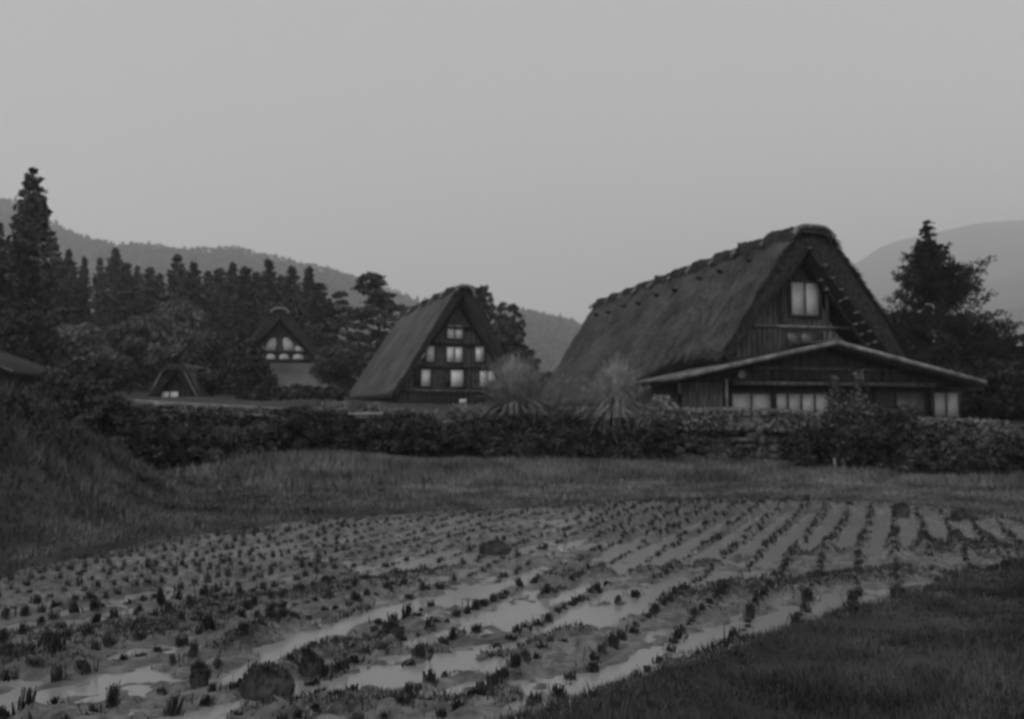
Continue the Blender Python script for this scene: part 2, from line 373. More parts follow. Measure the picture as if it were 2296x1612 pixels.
def planks(x0, x1, z0, top, y, wd, rng, vertical=True, th=.05):
    g = MB(); n = max(1, int(round((x1 - x0) / wd))); wd = (x1 - x0) / n
    for k in range(n):
        a, b = x0 + k * wd, x0 + (k + 1) * wd; ta, tb = top(a), top(b)
        if ta <= z0 + .02 and tb <= z0 + .02: continue
        ta, tb = max(ta, z0 + .01), max(tb, z0 + .01); yy = y + rng.uniform(-.014, .014)
        g.prism([(a + .006, z0), (b - .006, z0), (b - .006, tb), (a + .006, ta)], yy, yy + th)
    xs_ = np.linspace(x0, x1, 9)
    g.prism([(x0 + .01, z0), (x1 - .01, z0)] + [(x, top(x) - .02) for x in xs_[::-1] if top(x) - .02 > z0 + .01], y + .035, y + .14)
    return g
def thatch(parent, cx, Wf, zr, ze, yf, yb, th, m, rng, nt_=60, ns=40, belly=.12, straws=9000, rough=.09, sl=.5, name='roof', tw=.3):
    t = np.linspace(0, 1, nt_); s = np.linspace(-1, 1, 2 * ns + 1); T, S = np.meshgrid(t, s, indexing='ij'); A = np.abs(S)
    yy = yf(A) + (yb(A) - yf(A)) * T
    Wd = Wf(T, np.sign(S)); Zr = zr(T); Ze = ze(T, np.sign(S))
    x = np.sign(S) * (tw * np.clip(A / .05, 0, 1) + (Wd - tw) * A); z = Zr + (Ze - Zr) * np.clip(A - .06, 0, 1) / .94 + belly * np.sin(np.pi * A**.8) - .12 * np.exp(-(A / .03)**2) + .12 * sstep(.75, 1, A)
    sl_ = np.arctan2(Zr - Ze, Wd); nx = np.sign(S) * np.sin(sl_); nz_ = np.cos(sl_)
    n = rough * (fbm(x * 1.3 + 3, yy * 1.3, z * 1.3) * 2.2 + fbm(x * 5, yy * 5, z * 5) * .9)
    edge = sstep(.9, 1, A) + sstep(.03, 0, T)
    n = n + rough * edge * fbm(yy * 9, z * 9, x * 9) * 1.2
    x = x + nx * n; z = z + nz_ * n * (A > .03)
    O = np.stack([x + cx, yy, z], -1)
    xi = S * np.maximum(Wd - th * 1.1, .05) + np.sign(S) * .5 * tw * sstep(.1, .5, A); zi = Zr - th * 1.35 + (Ze - Zr + th * .75) * A
    I = np.stack([xi + cx, yf(A) * 0 + (yf(A) + .12) + ((yb(A) - .12) - (yf(A) + .12)) * T, zi], -1)
    g = MB(); g.grid(O); g.grid(I[:, ::-1])
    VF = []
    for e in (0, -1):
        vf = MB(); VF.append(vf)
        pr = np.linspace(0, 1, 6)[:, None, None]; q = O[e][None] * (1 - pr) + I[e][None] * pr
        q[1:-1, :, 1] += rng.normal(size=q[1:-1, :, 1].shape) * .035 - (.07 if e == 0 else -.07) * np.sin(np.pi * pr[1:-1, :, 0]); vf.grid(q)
    for e in (0, -1):
        pr = np.linspace(0, 1, 4)[:, None, None]; q = O[:, e][None] * (1 - pr) + I[:, e][None] * pr; g.grid(q)
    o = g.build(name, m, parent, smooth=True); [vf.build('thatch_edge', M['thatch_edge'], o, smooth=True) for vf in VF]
    # loose straw lying down the slope and bristling at the edges
    if straws:
        ti = rng.random(straws) * (nt_ - 1.001); si = rng.random(straws) * (2 * ns - .001)
        e1 = rng.random(straws) < .22; ti[e1] = rng.random(e1.sum()) * .8
        e2 = rng.random(straws) < .12; si[e2] = np.where(rng.random(e2.sum()) < .5, rng.random(e2.sum()) * 1.2, 2 * ns - .001 - rng.random(e2.sum()) * 1.2)
        a, b = ti.astype(int), si.astype(int); fa, fb = (ti - a)[:, None], (si - b)[:, None]
        Pn = O[a, b] * (1 - fa) * (1 - fb) + O[a + 1, b] * fa * (1 - fb) + O[a, b + 1] * (1 - fa) * fb + O[a + 1, b + 1] * fa * fb
        sg = np.sign(s[b] + .001); sa = sl_[a, b]
        dn = np.stack([sg * np.cos(sa), rng.normal(size=straws) * .22 - .55 * e1, -np.sin(sa)], 1); dn /= np.linalg.norm(dn, axis=1)[:, None]
        nn = np.stack([sg * np.sin(sa), 0 * sa, np.cos(sa)], 1)
        L = sl * rng.uniform(.4, 1.2, straws)[:, None]; sd = np.cross(dn, nn); wv_ = .018 * rng.uniform(.6, 1.6, straws)[:, None]
        A0 = Pn - nn * .02; A1 = Pn + dn * L + nn * rng.uniform(.0, .09, straws)[:, None]
        g = MB(); g.quads(np.stack([A0 - sd * wv_, A0 + sd * wv_, A1 + sd * wv_ * .5, A1 - sd * wv_ * .5], 1)); st = g.build('loose_straw', m, o); st['kind'] = 'stuff'
    return o, O
def ridge_cap(parent, O, m, rng, w0=.55, n=9, rr=.16, lift=.1, over=.5):
    c = O[:, O.shape[1] // 2]; g = MB()
    pts = c + np.array([0, 0, .0]); k = len(pts)
    th = np.linspace(-1.0, 1.0, 13); th = th * 1.5; prof = np.stack([np.sign(th) * np.abs(np.sin(th))**.55 * w0, 0 * th, np.abs(np.cos(th))**.45 * .68 - .28], -1)
    P = pts[:, None] + prof[None]; P = P + .05 * rng.normal(size=P.shape) * np.array([1, .3, .7])
    fr_ = (np.linspace(0, 1, k) * (n - .9)) % 1.0; P[..., 2] += (.20 * fr_ - .04)[:, None]; P[0, :, 1] -= over; g.grid(P); Q = P.copy(); Q[..., 2] -= .30; g.grid(Q[:, ::-1])
    for e in (0, -1): g.grid(np.stack([P[e], Q[e]]))
    for e in (0, -1): g.grid(np.stack([P[:, e], Q[:, e]]))
    o = g.build('ridge_cap', m, parent, smooth=True)
    for j in range(n):
        f = (j + .05) / (n - .9); i0 = int(min(f, 1) * (k - 1)); p_ = pts[i0] + np.array([0, -over * (1 - f), lift])
        b = MB(); wj = w0 + rng.uniform(.12, .32)
        a = np.linspace(-1, 1, 9); pp = np.stack([p_[0] + a * wj, p_[1] + 0 * a + rng.normal(size=9) * .02, p_[2] + .20 - .40 * np.abs(a)**4 + rng.uniform(-.04, .04)], -1)
        b.tube(pp, rr * (1 + .12 * rng.normal(size=9)), 8); b.build('straw_bundle', M['straw'], parent, smooth=True)
    return o

# --- big farmhouse ---------------------------------------------------------
FA = Frame(12.33, 33.5, 1.45, 15)
HA = thing('thatched_farmhouse', 'largest farmhouse, steep thatched roof over a low front wing with screens', 'house', FA.o, FA.a)
r1 = np.random.default_rng(1)
L = 22.9; YW = 3.0
tq = [0, .05, .17, .30, .36, .44, .55, 1]
def zeA(T, sg): return np.where(sg < 0, np.interp(T, tq, [2.65, 2.75, 2.75, 2.25, 1.75, 1.25, 1.0, 1.0]), 1.6) + 0 * T
def wA(T, sg): return np.where(sg < 0, np.interp(T, tq, [3.85, 3.8, 3.8, 4.15, 4.45, 4.75, 4.95, 5.0]), 5.6) + 0 * T
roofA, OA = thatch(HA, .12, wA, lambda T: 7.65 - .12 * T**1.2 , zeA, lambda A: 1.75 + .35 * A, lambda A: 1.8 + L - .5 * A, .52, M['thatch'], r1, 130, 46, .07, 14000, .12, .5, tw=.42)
ridge_cap(HA, OA, M['thatch_edge'], r1, .84, 11, .09, .10, .22)
for j in range(9):                       # peg ends in a row below the ridge
    i0 = int((.12 + j * .098) * 129); q = OA[i0, 46 - 9 - (j % 2)]
    b = MB(); b.tube([q + np.array([.1, 0, -.05]), q + np.array([-.30, 0, -.02])], [.10, .09], 6); b.build('ridge_peg', M['beam'], HA)
# body walls below the roof
pu = lambda u, v, y=YW: FA.pl(u, v, y)
g = MB(); g.box((.12, YW + L / 2 - 1, 1.1), (6.7, L - 2.6, 2.8)); g.build('side_wall', M['dark_plank'], HA)
gtop = lambda x: 7.3 - 1.72 * abs(x - .02)
wz0, wz1 = pu(1770, 705)[1], pu(1770, 632)[1]; wx0, wx1 = pu(1772, 670)[0], pu(1834, 670)[0]
beamz = pu(1800, 733)[1]
planks(-3.6, 3.9, 2.3, gtop, YW, .24, r1).build('gable_wall', M['plank'], HA)
b = MB(); b.beam((-2.75, YW - .05, beamz), (2.95, YW - .05, beamz), .12, .10); b.build('gable_beam', M['barge'], HA)
for x in (wx0 - .42, wx1 + .40):
    b = MB(); b.box((x, YW - .05, beamz + .06 + (wz1 - beamz) / 2), (.12, .07, wz1 - beamz + .1)); b.build('gable_post', M['plank'], HA)
window(HA, wx0, wx1, wz0, wz1, YW - .02, 2, pane='paper_mid', fr=.11, depth=.1, label='tall two-paned window high in the gable')
lz1 = pu(1790, 743)[1]; lx0, lx1 = pu(1764, 750)[0], pu(1824, 750)[0]
window(HA, lx0, lx1, lz1 - .62, lz1, YW - .02, 2, pane='paper_dim', label='dim half-hidden window above the wing roof')
b = MB(); b.box((lx1 + .27, YW - .03, lz1 - .3), (.30, .04, .6)); b.build('hatch_shade_panel', M['beam'], HA)  # solid dark panel, the shade inside the hatch opening put into its colour
for (cu, cv) in [(165, 290), (255, 385), (300, 455), (350, 520), (380, 570), (440, 650), (475, 705), (515, 755), (550, 815), (230, 470), (265, 520), (345, 585), (435, 715), (470, 772), (508, 828)]:
    x, z = FA.pl(1746 + cu * .399, 441 + cv * .399, 1.8)
    b = MB(); A_ = abs(x) / 5.6; b.box((x, 1.72 + .35 * A_, z), (.16 + .05 * r1.random(), .12, .06), M=[[.97, 0, -.2], [0, 1, 0], [.2, 0, .97]]); b.build('purlin_end', M['peg'], HA)
# rafters that carry the verge
for sg in (-1, 1):
    b = MB(); b.beam((.12 + sg * 3.75, 2.52, 2.15), (.12 + sg * .15, 2.46, 6.9), .14, .14); b.build('verge_rafter', M['beam'], HA)
# low wing
az, lz, rz_ = 4.55 - 1.45, 3.02 - 1.45, 3.16 - 1.45; hW = 6.72; zE = (lz + rz_) / 2
sl_ = (az - zE) / hW
for sg in (-1, 1):
    g = MB(); nrm = .11
    g.prism([(0, az), (sg * hW, zE), (sg * hW, zE - nrm), (0, az - nrm)][::-1 if sg > 0 else 1], .05, 3.9)
    g.build('wing_roof', M['tin'], HA)
    b = MB(); b.beam((sg * .02, 0, az - .03), (sg * (hW + .05), 0, zE - .03), .045, .17); b.build('barge_board', M['barge'], HA)
    for k in range(9):
        yk = .35 + .42 * k; b = MB(); b.beam((sg * .1, yk, az - .20), (sg * (hW - .1), yk, zE - .18), .07, .09); b.build('wing_rafter', M['beam'], HA)
b = MB(); b.beam((0, -.02, az + .06), (0, 3.9, az + .06), .3, .07); b.build('wing_ridge', M['tin'], HA)
YF = 1.0; pf = lambda u, v, y=YF: FA.pl(u, v, y)
wtop = lambda x: az - .17 - sl_ * abs(x)
beam_z = pf(1800, 861)[1]; bx0 = pf(1638, 861)[0]; bx1 = pf(2092, 861)[0]
planks(-6.05, 6.15, beam_z + .02, lambda x: max(wtop(x), beam_z + .03), YF, .42, r1).build('wing_gable_wall', M['dark_plank'], HA)
xa = pf(1532, 900)[0]; xb = pf(1622, 900)[0]
planks(xa, xb, -.1, lambda x: beam_z + .02, YF, .2, r1).build('board_wall', M['plank'], HA)
g = MB(); g.box(((xb + 6.15) / 2, YF + .5, (beam_z - .1) / 2), (6.15 - xb, .12, beam_z + .08)); g.build('front_wall', M['dark_plank'], HA)
g = MB(); g.box(((-6.05 + xa) / 2, YF + .5, (beam_z - .1) / 2), (xa + 6.05, .12, beam_z + .08)); g.build('front_wall', M['dark_plank'], HA)
for sg, xx in ((-1, -6.05), (1, 6.15)):
    g = MB(); g.box((xx, YF + 2.2, beam_z / 2), (.12, 3.2, beam_z + .1)); g.build('wing_side_wall', M['dark_plank'], HA)
b = MB(); b.beam((bx0, YF - .12, beam_z), (bx1, YF - .12, beam_z), .16, .15); b.build('lintel_beam', M['plank'], HA)
z2 = pf(1800, 827)[1]; b = MB(); b.beam((-3.2, YF - .05, z2), (3.6, YF - .05, z2), .09, .08); b.build('tie_beam', M['plank'], HA)
for u in (1690, 1735, 1780, 1830, 1880, 1930, 1980):
    x, z = pf(u, 843); b = MB(); b.box((x, YF - .05, (beam_z + z2) / 2), (.09, .07, z2 - beam_z - .24)); b.build('gable_stud', M['beam'], HA)
    if abs(x) < 2.6: b = MB(); b.box((x + .3, YF - .05, z2 + .25), (.09, .07, .36)); b.build('gable_stud', M['beam'], HA)
x, z = pf(1619, 900); b = MB(); b.box((x + .03, YF - .3, .62), (.08, .08, 2 * .62 + .8)); o = b.build('corner_post', M['barge'], HA)
YP = YF + .44
pp = lambda u, v: FA.pl(u, v, YP)
def wA_(u0, u1, v0, v1, n, pane='paper_grey', lab=None):
    x0, z1 = pp(u0, v0); x1, z0 = pp(u1, v1); x1 = pp(u1, (v0 + v1) / 2)[0]; x0 = pp(u0, (v0 + v1) / 2)[0]
    return window(HA, x0, x1, pp((u0 + u1) / 2, v1)[1], pp((u0 + u1) / 2, v0)[1], YP, n, pane, label=lab)
wA_(1641, 1727, 883, 931, 2, lab='wide pair of paper screens nearest the board wall')
wA_(1735, 1856, 883, 931, 4, lab='four paper screens in a row')
wA_(2093, 2148, 881, 933, 2, lab='pale window near the end of the front')
wA_(1492, 1524, 888, 935, 2, 'paper_dim', lab='dim window left of the boards')
x0, z1 = pp(2008, 880); x1, z0 = pp(2070, 940)
b = MB(); b.box(((x0 + x1) / 2, YP - .05, (z0 + z1) / 2), (x1 - x0, .06, z1 - z0)); b.build('shutter', M['tin'], HA)
x, z = pf(1655, 839); b = MB(); b.tube([(x, YF - .1, z), (x, YF - .3, z - .02)], [.05, .16], 10); b.build('lamp_shade', M['barge'], HA)
for u in (1733, 1862, 1960, 2085):
    x = pp(u, 900)[0]; b = MB(); b.box((x, YP - .1, beam_z / 2), (.13, .13, beam_z)); b.build('front_post', M['beam'], HA)

# --- middle house ----------------------------------------------------------
FB = Frame(*at(1026, 905, 61)[:2], 2.45, 24)
HB = thing('gabled_farmhouse', 'mid-sized thatched farmhouse with three rows of white windows in its gable, centre of the village', 'house', FB.o, FB.a)
r2 = np.random.default_rng(2)
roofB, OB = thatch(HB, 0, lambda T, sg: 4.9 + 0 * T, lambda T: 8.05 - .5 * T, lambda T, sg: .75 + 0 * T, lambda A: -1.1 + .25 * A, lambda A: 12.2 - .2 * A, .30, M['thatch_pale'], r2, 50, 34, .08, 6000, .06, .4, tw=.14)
ridge_cap(HB, OB, M['thatch_edge'], r2, .55, 6, .13, .03, .25)
p2 = lambda u, v, y=0.: FB.pl(u, v, y)
topB = lambda x: 6.9 - 1.43 * abs(x)
planks(-4.3, 4.3, -.2, topB, 0, .36, r2).build('gable_wall', M['clapboard'], HB)
g = MB(); g.box((0, 6.2, .5), (8.0, 11.6, 1.9)); g.build('side_wall', M['dark_plank'], HB)
for (u0, u1, v) in ((985, 1060, 733), (940, 1096, 768), (905, 1120, 820), (880, 1150, 875)):
    x0, z = p2(u0, v); x1 = p2(u1, v)[0]; hw = min(abs(x0), (6.7 - z) / 1.43 + .05); b = MB()
    b.box((0, -.14, z), (2 * hw, .26, .13)); b.build('floor_ledge', M['beam'] if v != 875 else M['plank'], HB)
def wB(u0, u1, v0, v1, n):
    x0, z1 = p2(u0, v0); x1, z0 = p2(u1, v1); window(HB, x0, x1, z0, z1, -.03, n, fr=.07, depth=.07)
for q in ((1002, 1037, 729, 760, 2), (955, 973, 776, 811, 1), (1001, 1036, 777, 812, 2), (1065, 1084, 776, 811, 1), (944, 964, 828, 866, 1), (1010, 1038, 829, 867, 1), (1075, 1110, 831, 867, 2)): wB(*q)
for (u, v) in ((935, 847), (1002, 848)):
    x, z = p2(u, v); b = MB(); b.box((x, -.05, z), (.42, .05, 1.15)); b.build('dark_shutter', M['beam'], HB)
for (u, v) in ((981, 820), (903, 880)): pass
x, z = p2(885, 893, -.2); b = MB()
for sg in (-1, 1):
    b = MB(); b.beam((sg * 4.55, -.6, .30), (sg * 4.3, 11.5, .30), .9, .12); b.build('eave_skirt', M['thatch_edge'], HB)
ps = at(1038, 900, 58.6)
o = MB(); o.box((0, 0, .36), (.46, .05, .30)); o.box((-.17, .04, .1), (.05, .05, .52)); o.box((.17, .04, .1), (.05, .05, .52))
sg_ = o.build('notice_board', M['plaster']); sg_.location = (ps[0], ps[1], ps[2] - .36); tag(sg_, 'small pale notice board at the foot of the middle farmhouse gable', 'sign')

# --- far house with arched plaster panels ----------------------------------
FC = Frame(*at(634, 800, 80)[:2], 3.6, 12)
HC = thing('shrine_hall', 'far thatched hall with white arched panels in its gable, half hidden by trees', 'house', FC.o, FC.a)
r3 = np.random.default_rng(3)
pc = lambda u, v, y=0.: FC.pl(u, v, y)
ztop = pc(628, 697, -1)[1]; zeC = pc(737, 822, -.6)[1]; WC = pc(737, 822, -.6)[0] - pc(628, 697, -1)[0]; cxC = pc(628, 697, -1)[0]
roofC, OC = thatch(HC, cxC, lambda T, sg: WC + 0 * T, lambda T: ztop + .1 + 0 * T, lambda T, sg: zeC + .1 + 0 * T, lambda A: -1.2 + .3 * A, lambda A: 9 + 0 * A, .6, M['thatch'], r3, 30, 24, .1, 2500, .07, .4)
ridge_cap(HC, OC, M['thatch_edge'], r3, .6, 4, .14, .02, .2)
slC = (ztop - zeC) / WC
planks(cxC - WC + .6, cxC + WC - .6, zeC - .4, lambda x: ztop - 1.0 - slC * abs(x - cxC), 0, .4, r3).build('gable_wall', M['clapboard'], HC)
def arch(u0, u1, v0, v1, skew=0):
    x0, z1 = pc(u0, v0); x1, z0 = pc(u1, v1); a = np.linspace(0, math.pi, 11); c = (x0 + x1) / 2; h = (x1 - x0) / 2
    pts = [(c - h * math.cos(q) + skew * math.sin(q) * (x1 - x0), z0 + (z1 - z0) * math.sin(q)**.7) for q in a]
    g = MB(); g.prism(pts[::-1], -.10, -.03); g.build('white_panel', M['plaster'], HC)
arch(595, 617, 757, 786, .35); arch(637, 661, 757, 786, -.35); arch(577, 592, 776, 788, .3); arch(663, 682, 776, 788, -.3)
arch(597, 617, 793, 806); arch(626, 648, 793, 806); arch(656, 681, 793, 806)
for v in (790, 808):
    z = pc(630, v)[1]; hw = WC * .55; b = MB(); b.box((cxC, -.12, z), (2 * hw + 1, .16, .16)); b.build('floor_ledge', M['beam'], HC)
# skirt roof in front
z0 = pc(650, 812)[1]; g = MB(); n_ = 30
x0a, x1a = pc(590, 815)[0], pc(742, 822)[0]; 
sx = np.linspace(0, 1, 30); ty = np.linspace(0, 1, 16); SX, TY = np.meshgrid(sx, ty, indexing='ij')
XX = (x0a - .2) * (1 - SX) + x1a * SX + (SX - .35) * TY * 2.6; YY = -.3 - TY * 4.2; ZZ = z0 - .1 - TY * 3.3 + .12 * fbm(XX * 2, YY * 2) 
Pq = np.stack([XX, YY, ZZ], -1); g.grid(Pq); Pq2 = Pq.copy(); Pq2[..., 2] -= .5; g.grid(Pq2[:, ::-1]); g.grid(np.stack([Pq[:, -1], Pq2[:, -1]])); g.grid(np.stack([Pq[0], Pq2[0]])); g.grid(np.stack([Pq[-1], Pq2[-1]]))
g.build('skirt_roof', M['thatch_pale'], HC, smooth=True)
g = MB(); g.box((cxC, 2.5, zeC / 2 - 1.), (WC * 1.3, 5, zeC + 2.)); g.build('side_wall', M['dark_plank'], HC)

# --- small hut --------------------------------------------------------------
FD = Frame(*at(386, 905, 48)[:2], 2.1, 4)
HD = thing('thatched_hut', 'small thatched hut with one white window, behind the leafy bank on the left', 'hut', FD.o, FD.a)
r4 = np.random.default_rng(4); pd_ = lambda u, v, y=0.: FD.pl(u, v, y)
zt = pd_(398, 826)[1]; wb = (pd_(456, 903)[0] - pd_(316, 903)[0]) / 2; wt = (pd_(424, 826)[0] - pd_(374, 826)[0]) / 2; cxD = pd_(398, 826)[0]
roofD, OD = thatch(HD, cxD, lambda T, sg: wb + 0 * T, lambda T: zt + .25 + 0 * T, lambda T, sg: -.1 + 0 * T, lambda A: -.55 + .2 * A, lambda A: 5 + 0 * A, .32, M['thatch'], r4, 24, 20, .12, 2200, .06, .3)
b = MB(); P0 = np.linspace(-.75, 5.1, 12)
g = MB(); th_ = np.linspace(-1.25, 1.25, 11)
Pc = np.array([[(cxD + math.sin(a) * (wt + .06), y, zt - .30 + math.cos(a) * .52 + r4.normal() * .015) for a in th_] for y in P0]); g.grid(Pc)
Qc = Pc.copy(); Qc[..., 2] -= .3; g.grid(Qc[:, ::-1]); g.grid(np.stack([Pc[0], Qc[0]])); g.grid(np.stack([Pc[:, 0], Qc[:, 0]])); g.grid(np.stack([Pc[:, -1], Qc[:, -1]]))
g.build('ridge_cap', M['thatch_edge'], HD, smooth=True)
planks(cxD - wb + .35, cxD + wb - .35, -.3, lambda x: (zt - .25) - (zt / wb) * abs(x - cxD), 0, .25, r4).build('gable_wall', M['dark_plank'], HD)
x0, z1 = pd_(363, 878); x1, z0 = pd_(400, 898); window(HD, x0, x1, z0, z1, -.03, 2, fr=.05, depth=.05)
for sg in (-1, 1):
    b = MB(); b.beam((cxD + sg * (wb + .02), -.62, -.1), (cxD + sg * (wt + .02), -.78, zt - .25), .03, .05); b.build('barge_board', M['barge'], HD)

# --- shed roof at far left --------------------------------------------------
HE = thing('dark_shed', 'dark low shed whose sloping roof edge shows at the far left', 'shed', at(-30, 905, 36), 0)
q0, q1 = at(-230, 735, 36) - np.array(HE.location), at(42, 833, 36) - np.array(HE.location)
g = MB(); g.prism([(q0[0], q0[2]), (q1[0], q1[2]), (q1[0], q1[2] - .14), (q0[0], q0[2] - .14)][::-1], -.5, 4.5); g.build('roof', M['thatch_edge'], HE)
b = MB(); b.beam((q0[0], -.54, q0[2]), (q1[0] + .05, -.54, q1[2] - .01), .05, .06); b.build('barge_board', M['barge'], HE)
g = MB(); g.prism([(q0[0] + .4, -.5), (q1[0] - .7, -.5), (q1[0] - .7, q1[2] + .1), (q0[0] + .4, q0[2] - .35)], .1, 4); g.build('wall', M['dark_plank'], HE)

# ------------------------------------------------------------------ stone wall with growth on it
r5 = np.random.default_rng(5)
seg = WALL; cum = np.concatenate([[0], np.cumsum(np.hypot(*np.diff(seg, axis=0).T))])
def along(s): return np.interp(s, cum, seg[:, 0]), np.interp(s, cum, seg[:, 1])
g = MB(); ico = []
for i_ in range(5):
    th = math.pi * (i_ + .0) / 4
    ico.append([(math.sin(th) * math.cos(2 * math.pi * j / 7), math.sin(th) * math.sin(2 * math.pi * j / 7), math.cos(th)) for j in range(8)])
ico = np.array(ico)
s = 14.0
rows = 6
for row in range(rows):
    s = 14. + r5.random() * .3
    while s < cum[-1] - 6:
        wd_ = r5.uniform(.26, .62); x, y = along(s + wd_ / 2); x2, y2 = along(s + wd_); a = math.atan2(y2 - y, x2 - x)
        top = float(wall_top(x)); zb = float(terr(x, y - .3)) - .1; hrow = (top - zb) / rows
        zc = zb + (row + .5) * hrow + .22 * (float(vn(x * .9, row * .5, 3)) - .5) + r5.uniform(-.09, .09); bat = .28 * (row / rows)
        P = np.sign(ico) * np.abs(ico)**.72 * np.array([wd_ * .56, .22, hrow * .56]) * (1 + .22 * r5.normal(size=3))
        P = P + .03 * r5.normal(size=(5, 1, 3)); cs, sn = math.cos(a), math.sin(a)
        Q = np.stack([P[..., 0] * cs - P[..., 1] * sn + x + sn * -0 + (-sn) * bat, P[..., 0] * sn + P[..., 1] * cs + y + bat * cs, P[..., 2] + zc], -1)
        g.grid(Q); s += wd_
ws = g.build('stone_wall', M['stone'], smooth=True); tag(ws, 'long dry stone retaining wall half covered by weeds below the village', 'stone wall')
kerb = MB()
a0, a1 = at(285, 910, 26.7), at(640, 929, 27.2)
path = MB(); path.box(((a0[0] + a1[0]) / 2, 27.6, (a0[2] + a1[2]) / 2 - .08), (a1[0] - a0[0], 1.2, .08), M=[[1, 0, 0], [.06, 1, 0], [(a1[2] - a0[2]) / (a1[0] - a0[0]), 0, 1]])
tag(path.build('path', M['slab']), kind='structure')
fr = thing('low_rail', 'low pale rail on short posts edging the path before the small hut', 'railing', (a0[0], 27.15, a0[2]))
b = MB(); dz = a1[2] - a0[2]; dx = a1[0] - a0[0]; b.beam((0, 0, .16), (dx, .45, dz + .16), .09, .07); b.build('rail', M['slab'], fr)
for k in range(13):
    b = MB(); b.box((dx * k / 12, .45 * k / 12, dz * k / 12 + .02), (.08, .07, .22)); b.build('post', M['slab'], fr)
p_ = at(820, 928, 26.8); b = MB(); b.box((0, 0, 0), (1.0, .5, .09)); b.box((.02, 0, -.08), (.9, .4, .08)); o = b.build('stone_slab', M['slab']); o.location = p_; tag(o, 'short pale stone slab on the wall top before the middle farmhouse', 'slab')

# ------------------------------------------------------------------ plants
def leaf_cloud(g, C, rad, n, size, rng, asp=.6, up=.35):
    # clumps of leaves: C (k,3) centres, rad (k,), n leaves each, mostly on the shell
    k = len(C); d = rng.normal(size=(k, n, 3)); d /= np.linalg.norm(d, axis=2)[..., None]; d[..., 2] = np.where(d[..., 2] < -up, -d[..., 2], d[..., 2])
    r = rad[:, None, None] * (1 - .45 * rng.random((k, n, 1))**1.6)
    g.quads(rquads((C[:, None] + d * r * np.array([1, 1, .8])).reshape(-1, 3), size, rng, asp))
def conifer(name, label, loc, h, r, seed, m='conifer', whorls=34, per=9, leaf=.28, n=12, skew=0., base=.08, up=.15, group=None, power=.85, trunk_r=None, irregular=.35, rmax=9.):
    rg = np.random.default_rng(seed); T = thing(name, label, 'tree', loc, 0, group)
    tr = trunk_r or h * .018; g = MB(); zz = np.linspace(-.5, h * .97, 12)
    g.tube(np.stack([.004 * h * np.sin(zz) + skew * zz / h, 0 * zz, zz], -1), tr * (1 - .93 * np.clip(zz / h, 0, 1)), 8); g.build('trunk', M['bark'], T, True)
    g = MB(); lim = MB(); C = []; Rr = []
    for wI in range(whorls):
        f = (wI + rg.random() * .8) / whorls; z = h * (base + (1 - base) * f**.95); Lr = r * (1 - f)**power + .02 * r
        for b_ in range(per if f < .85 else 5):
            a = rg.random() * 2 * math.pi; Lb = Lr * rg.uniform(1 - irregular, 1.12); slope = up * rg.normal() * .6 + (up if f > .5 else -.1 * (1 - f))
            m_ = max(2, int(Lb / (leaf * 1.1)))
            tt = np.linspace(.25, 1, m_); 
            px_ = np.cos(a) * Lb * tt; py = np.sin(a) * Lb * tt; pz = z + Lb * (slope * tt + .12 * tt**2) 
            px_ = px_ + skew * z / h; C.append(np.stack([px_, py, pz], -1) + rg.normal(size=(m_, 3)) * .06 * Lr); Rr.append(np.minimum(.16 * Lr * (1.15 - .6 * tt) + leaf * .45, rmax))
            if rg.random() < .5: lim.tube([(skew * z / h, 0, z - .05 * Lb), (px_[-1] * .5, py[-1] * .5, z + Lb * slope * .5), (px_[-1] * .93, py[-1] * .93, pz[-1])], [tr * .22 * (1 - f) + .01, tr * .15 * (1 - f) + .008, .006], 4)
    leaf_cloud(g, np.concatenate(C), np.concatenate(Rr), n, leaf, rg, .5, 1.)
    g.build('crown', M[m], T); lim.build('limbs', M['bark'], T)
    return T
def pads(name, label, loc, h, r, seed, m='pine', group=None, npad=26, leaf=.4, n=130):
    rg = np.random.default_rng(seed); T = thing(name, label, 'tree', loc, 0, group); g = MB(); zz = np.linspace(-1, h * .96, 12)
    bend = lambda z: .05 * h * np.sin(z / h * 4)
    g.tube(np.stack([bend(zz), 0 * zz, zz], -1), h * .022 * (1 - .9 * np.clip(zz / h, 0, 1)), 8); C = []; Rr = []
    for k in range(npad):
        f = .22 + .78 * (k + rg.random()) / npad; a = rg.random() * 6.28; z = h * f; Lr = r * (1 - f)**.6 * rg.uniform(.35, 1.05) if f < .97 else 0
        c = np.array([bend(z) + math.cos(a) * Lr, math.sin(a) * Lr, z]); sz = r * rg.uniform(.24, .42) * (1.25 - .7 * f)
        for q in range(5): C.append(c + rg.normal(size=3) * np.array([sz * .55, sz * .55, sz * .07])); Rr.append(sz * .5)
        g.tube([(bend(z), 0, z - .12 * Lr), (c + np.array([bend(z), 0, z - .1 * Lr])) / 2, c], [.06, .05, .02], 5)
    C = np.array(C); Rr = np.array(Rr); d = rg.normal(size=(len(C), n // 5, 3)); d /= np.linalg.norm(d, axis=2)[..., None]
    P = C[:, None] + d * (Rr[:, None, None] * rg.random((len(C), n // 5, 1))**.4) * np.array([1.2, 1.2, .34])
    g.build('trunk', M['bark'], T, True); g = MB(); g.quads(rquads(P.reshape(-1, 3), leaf, rg, .5)); g.build('crown', M[m], T); return T
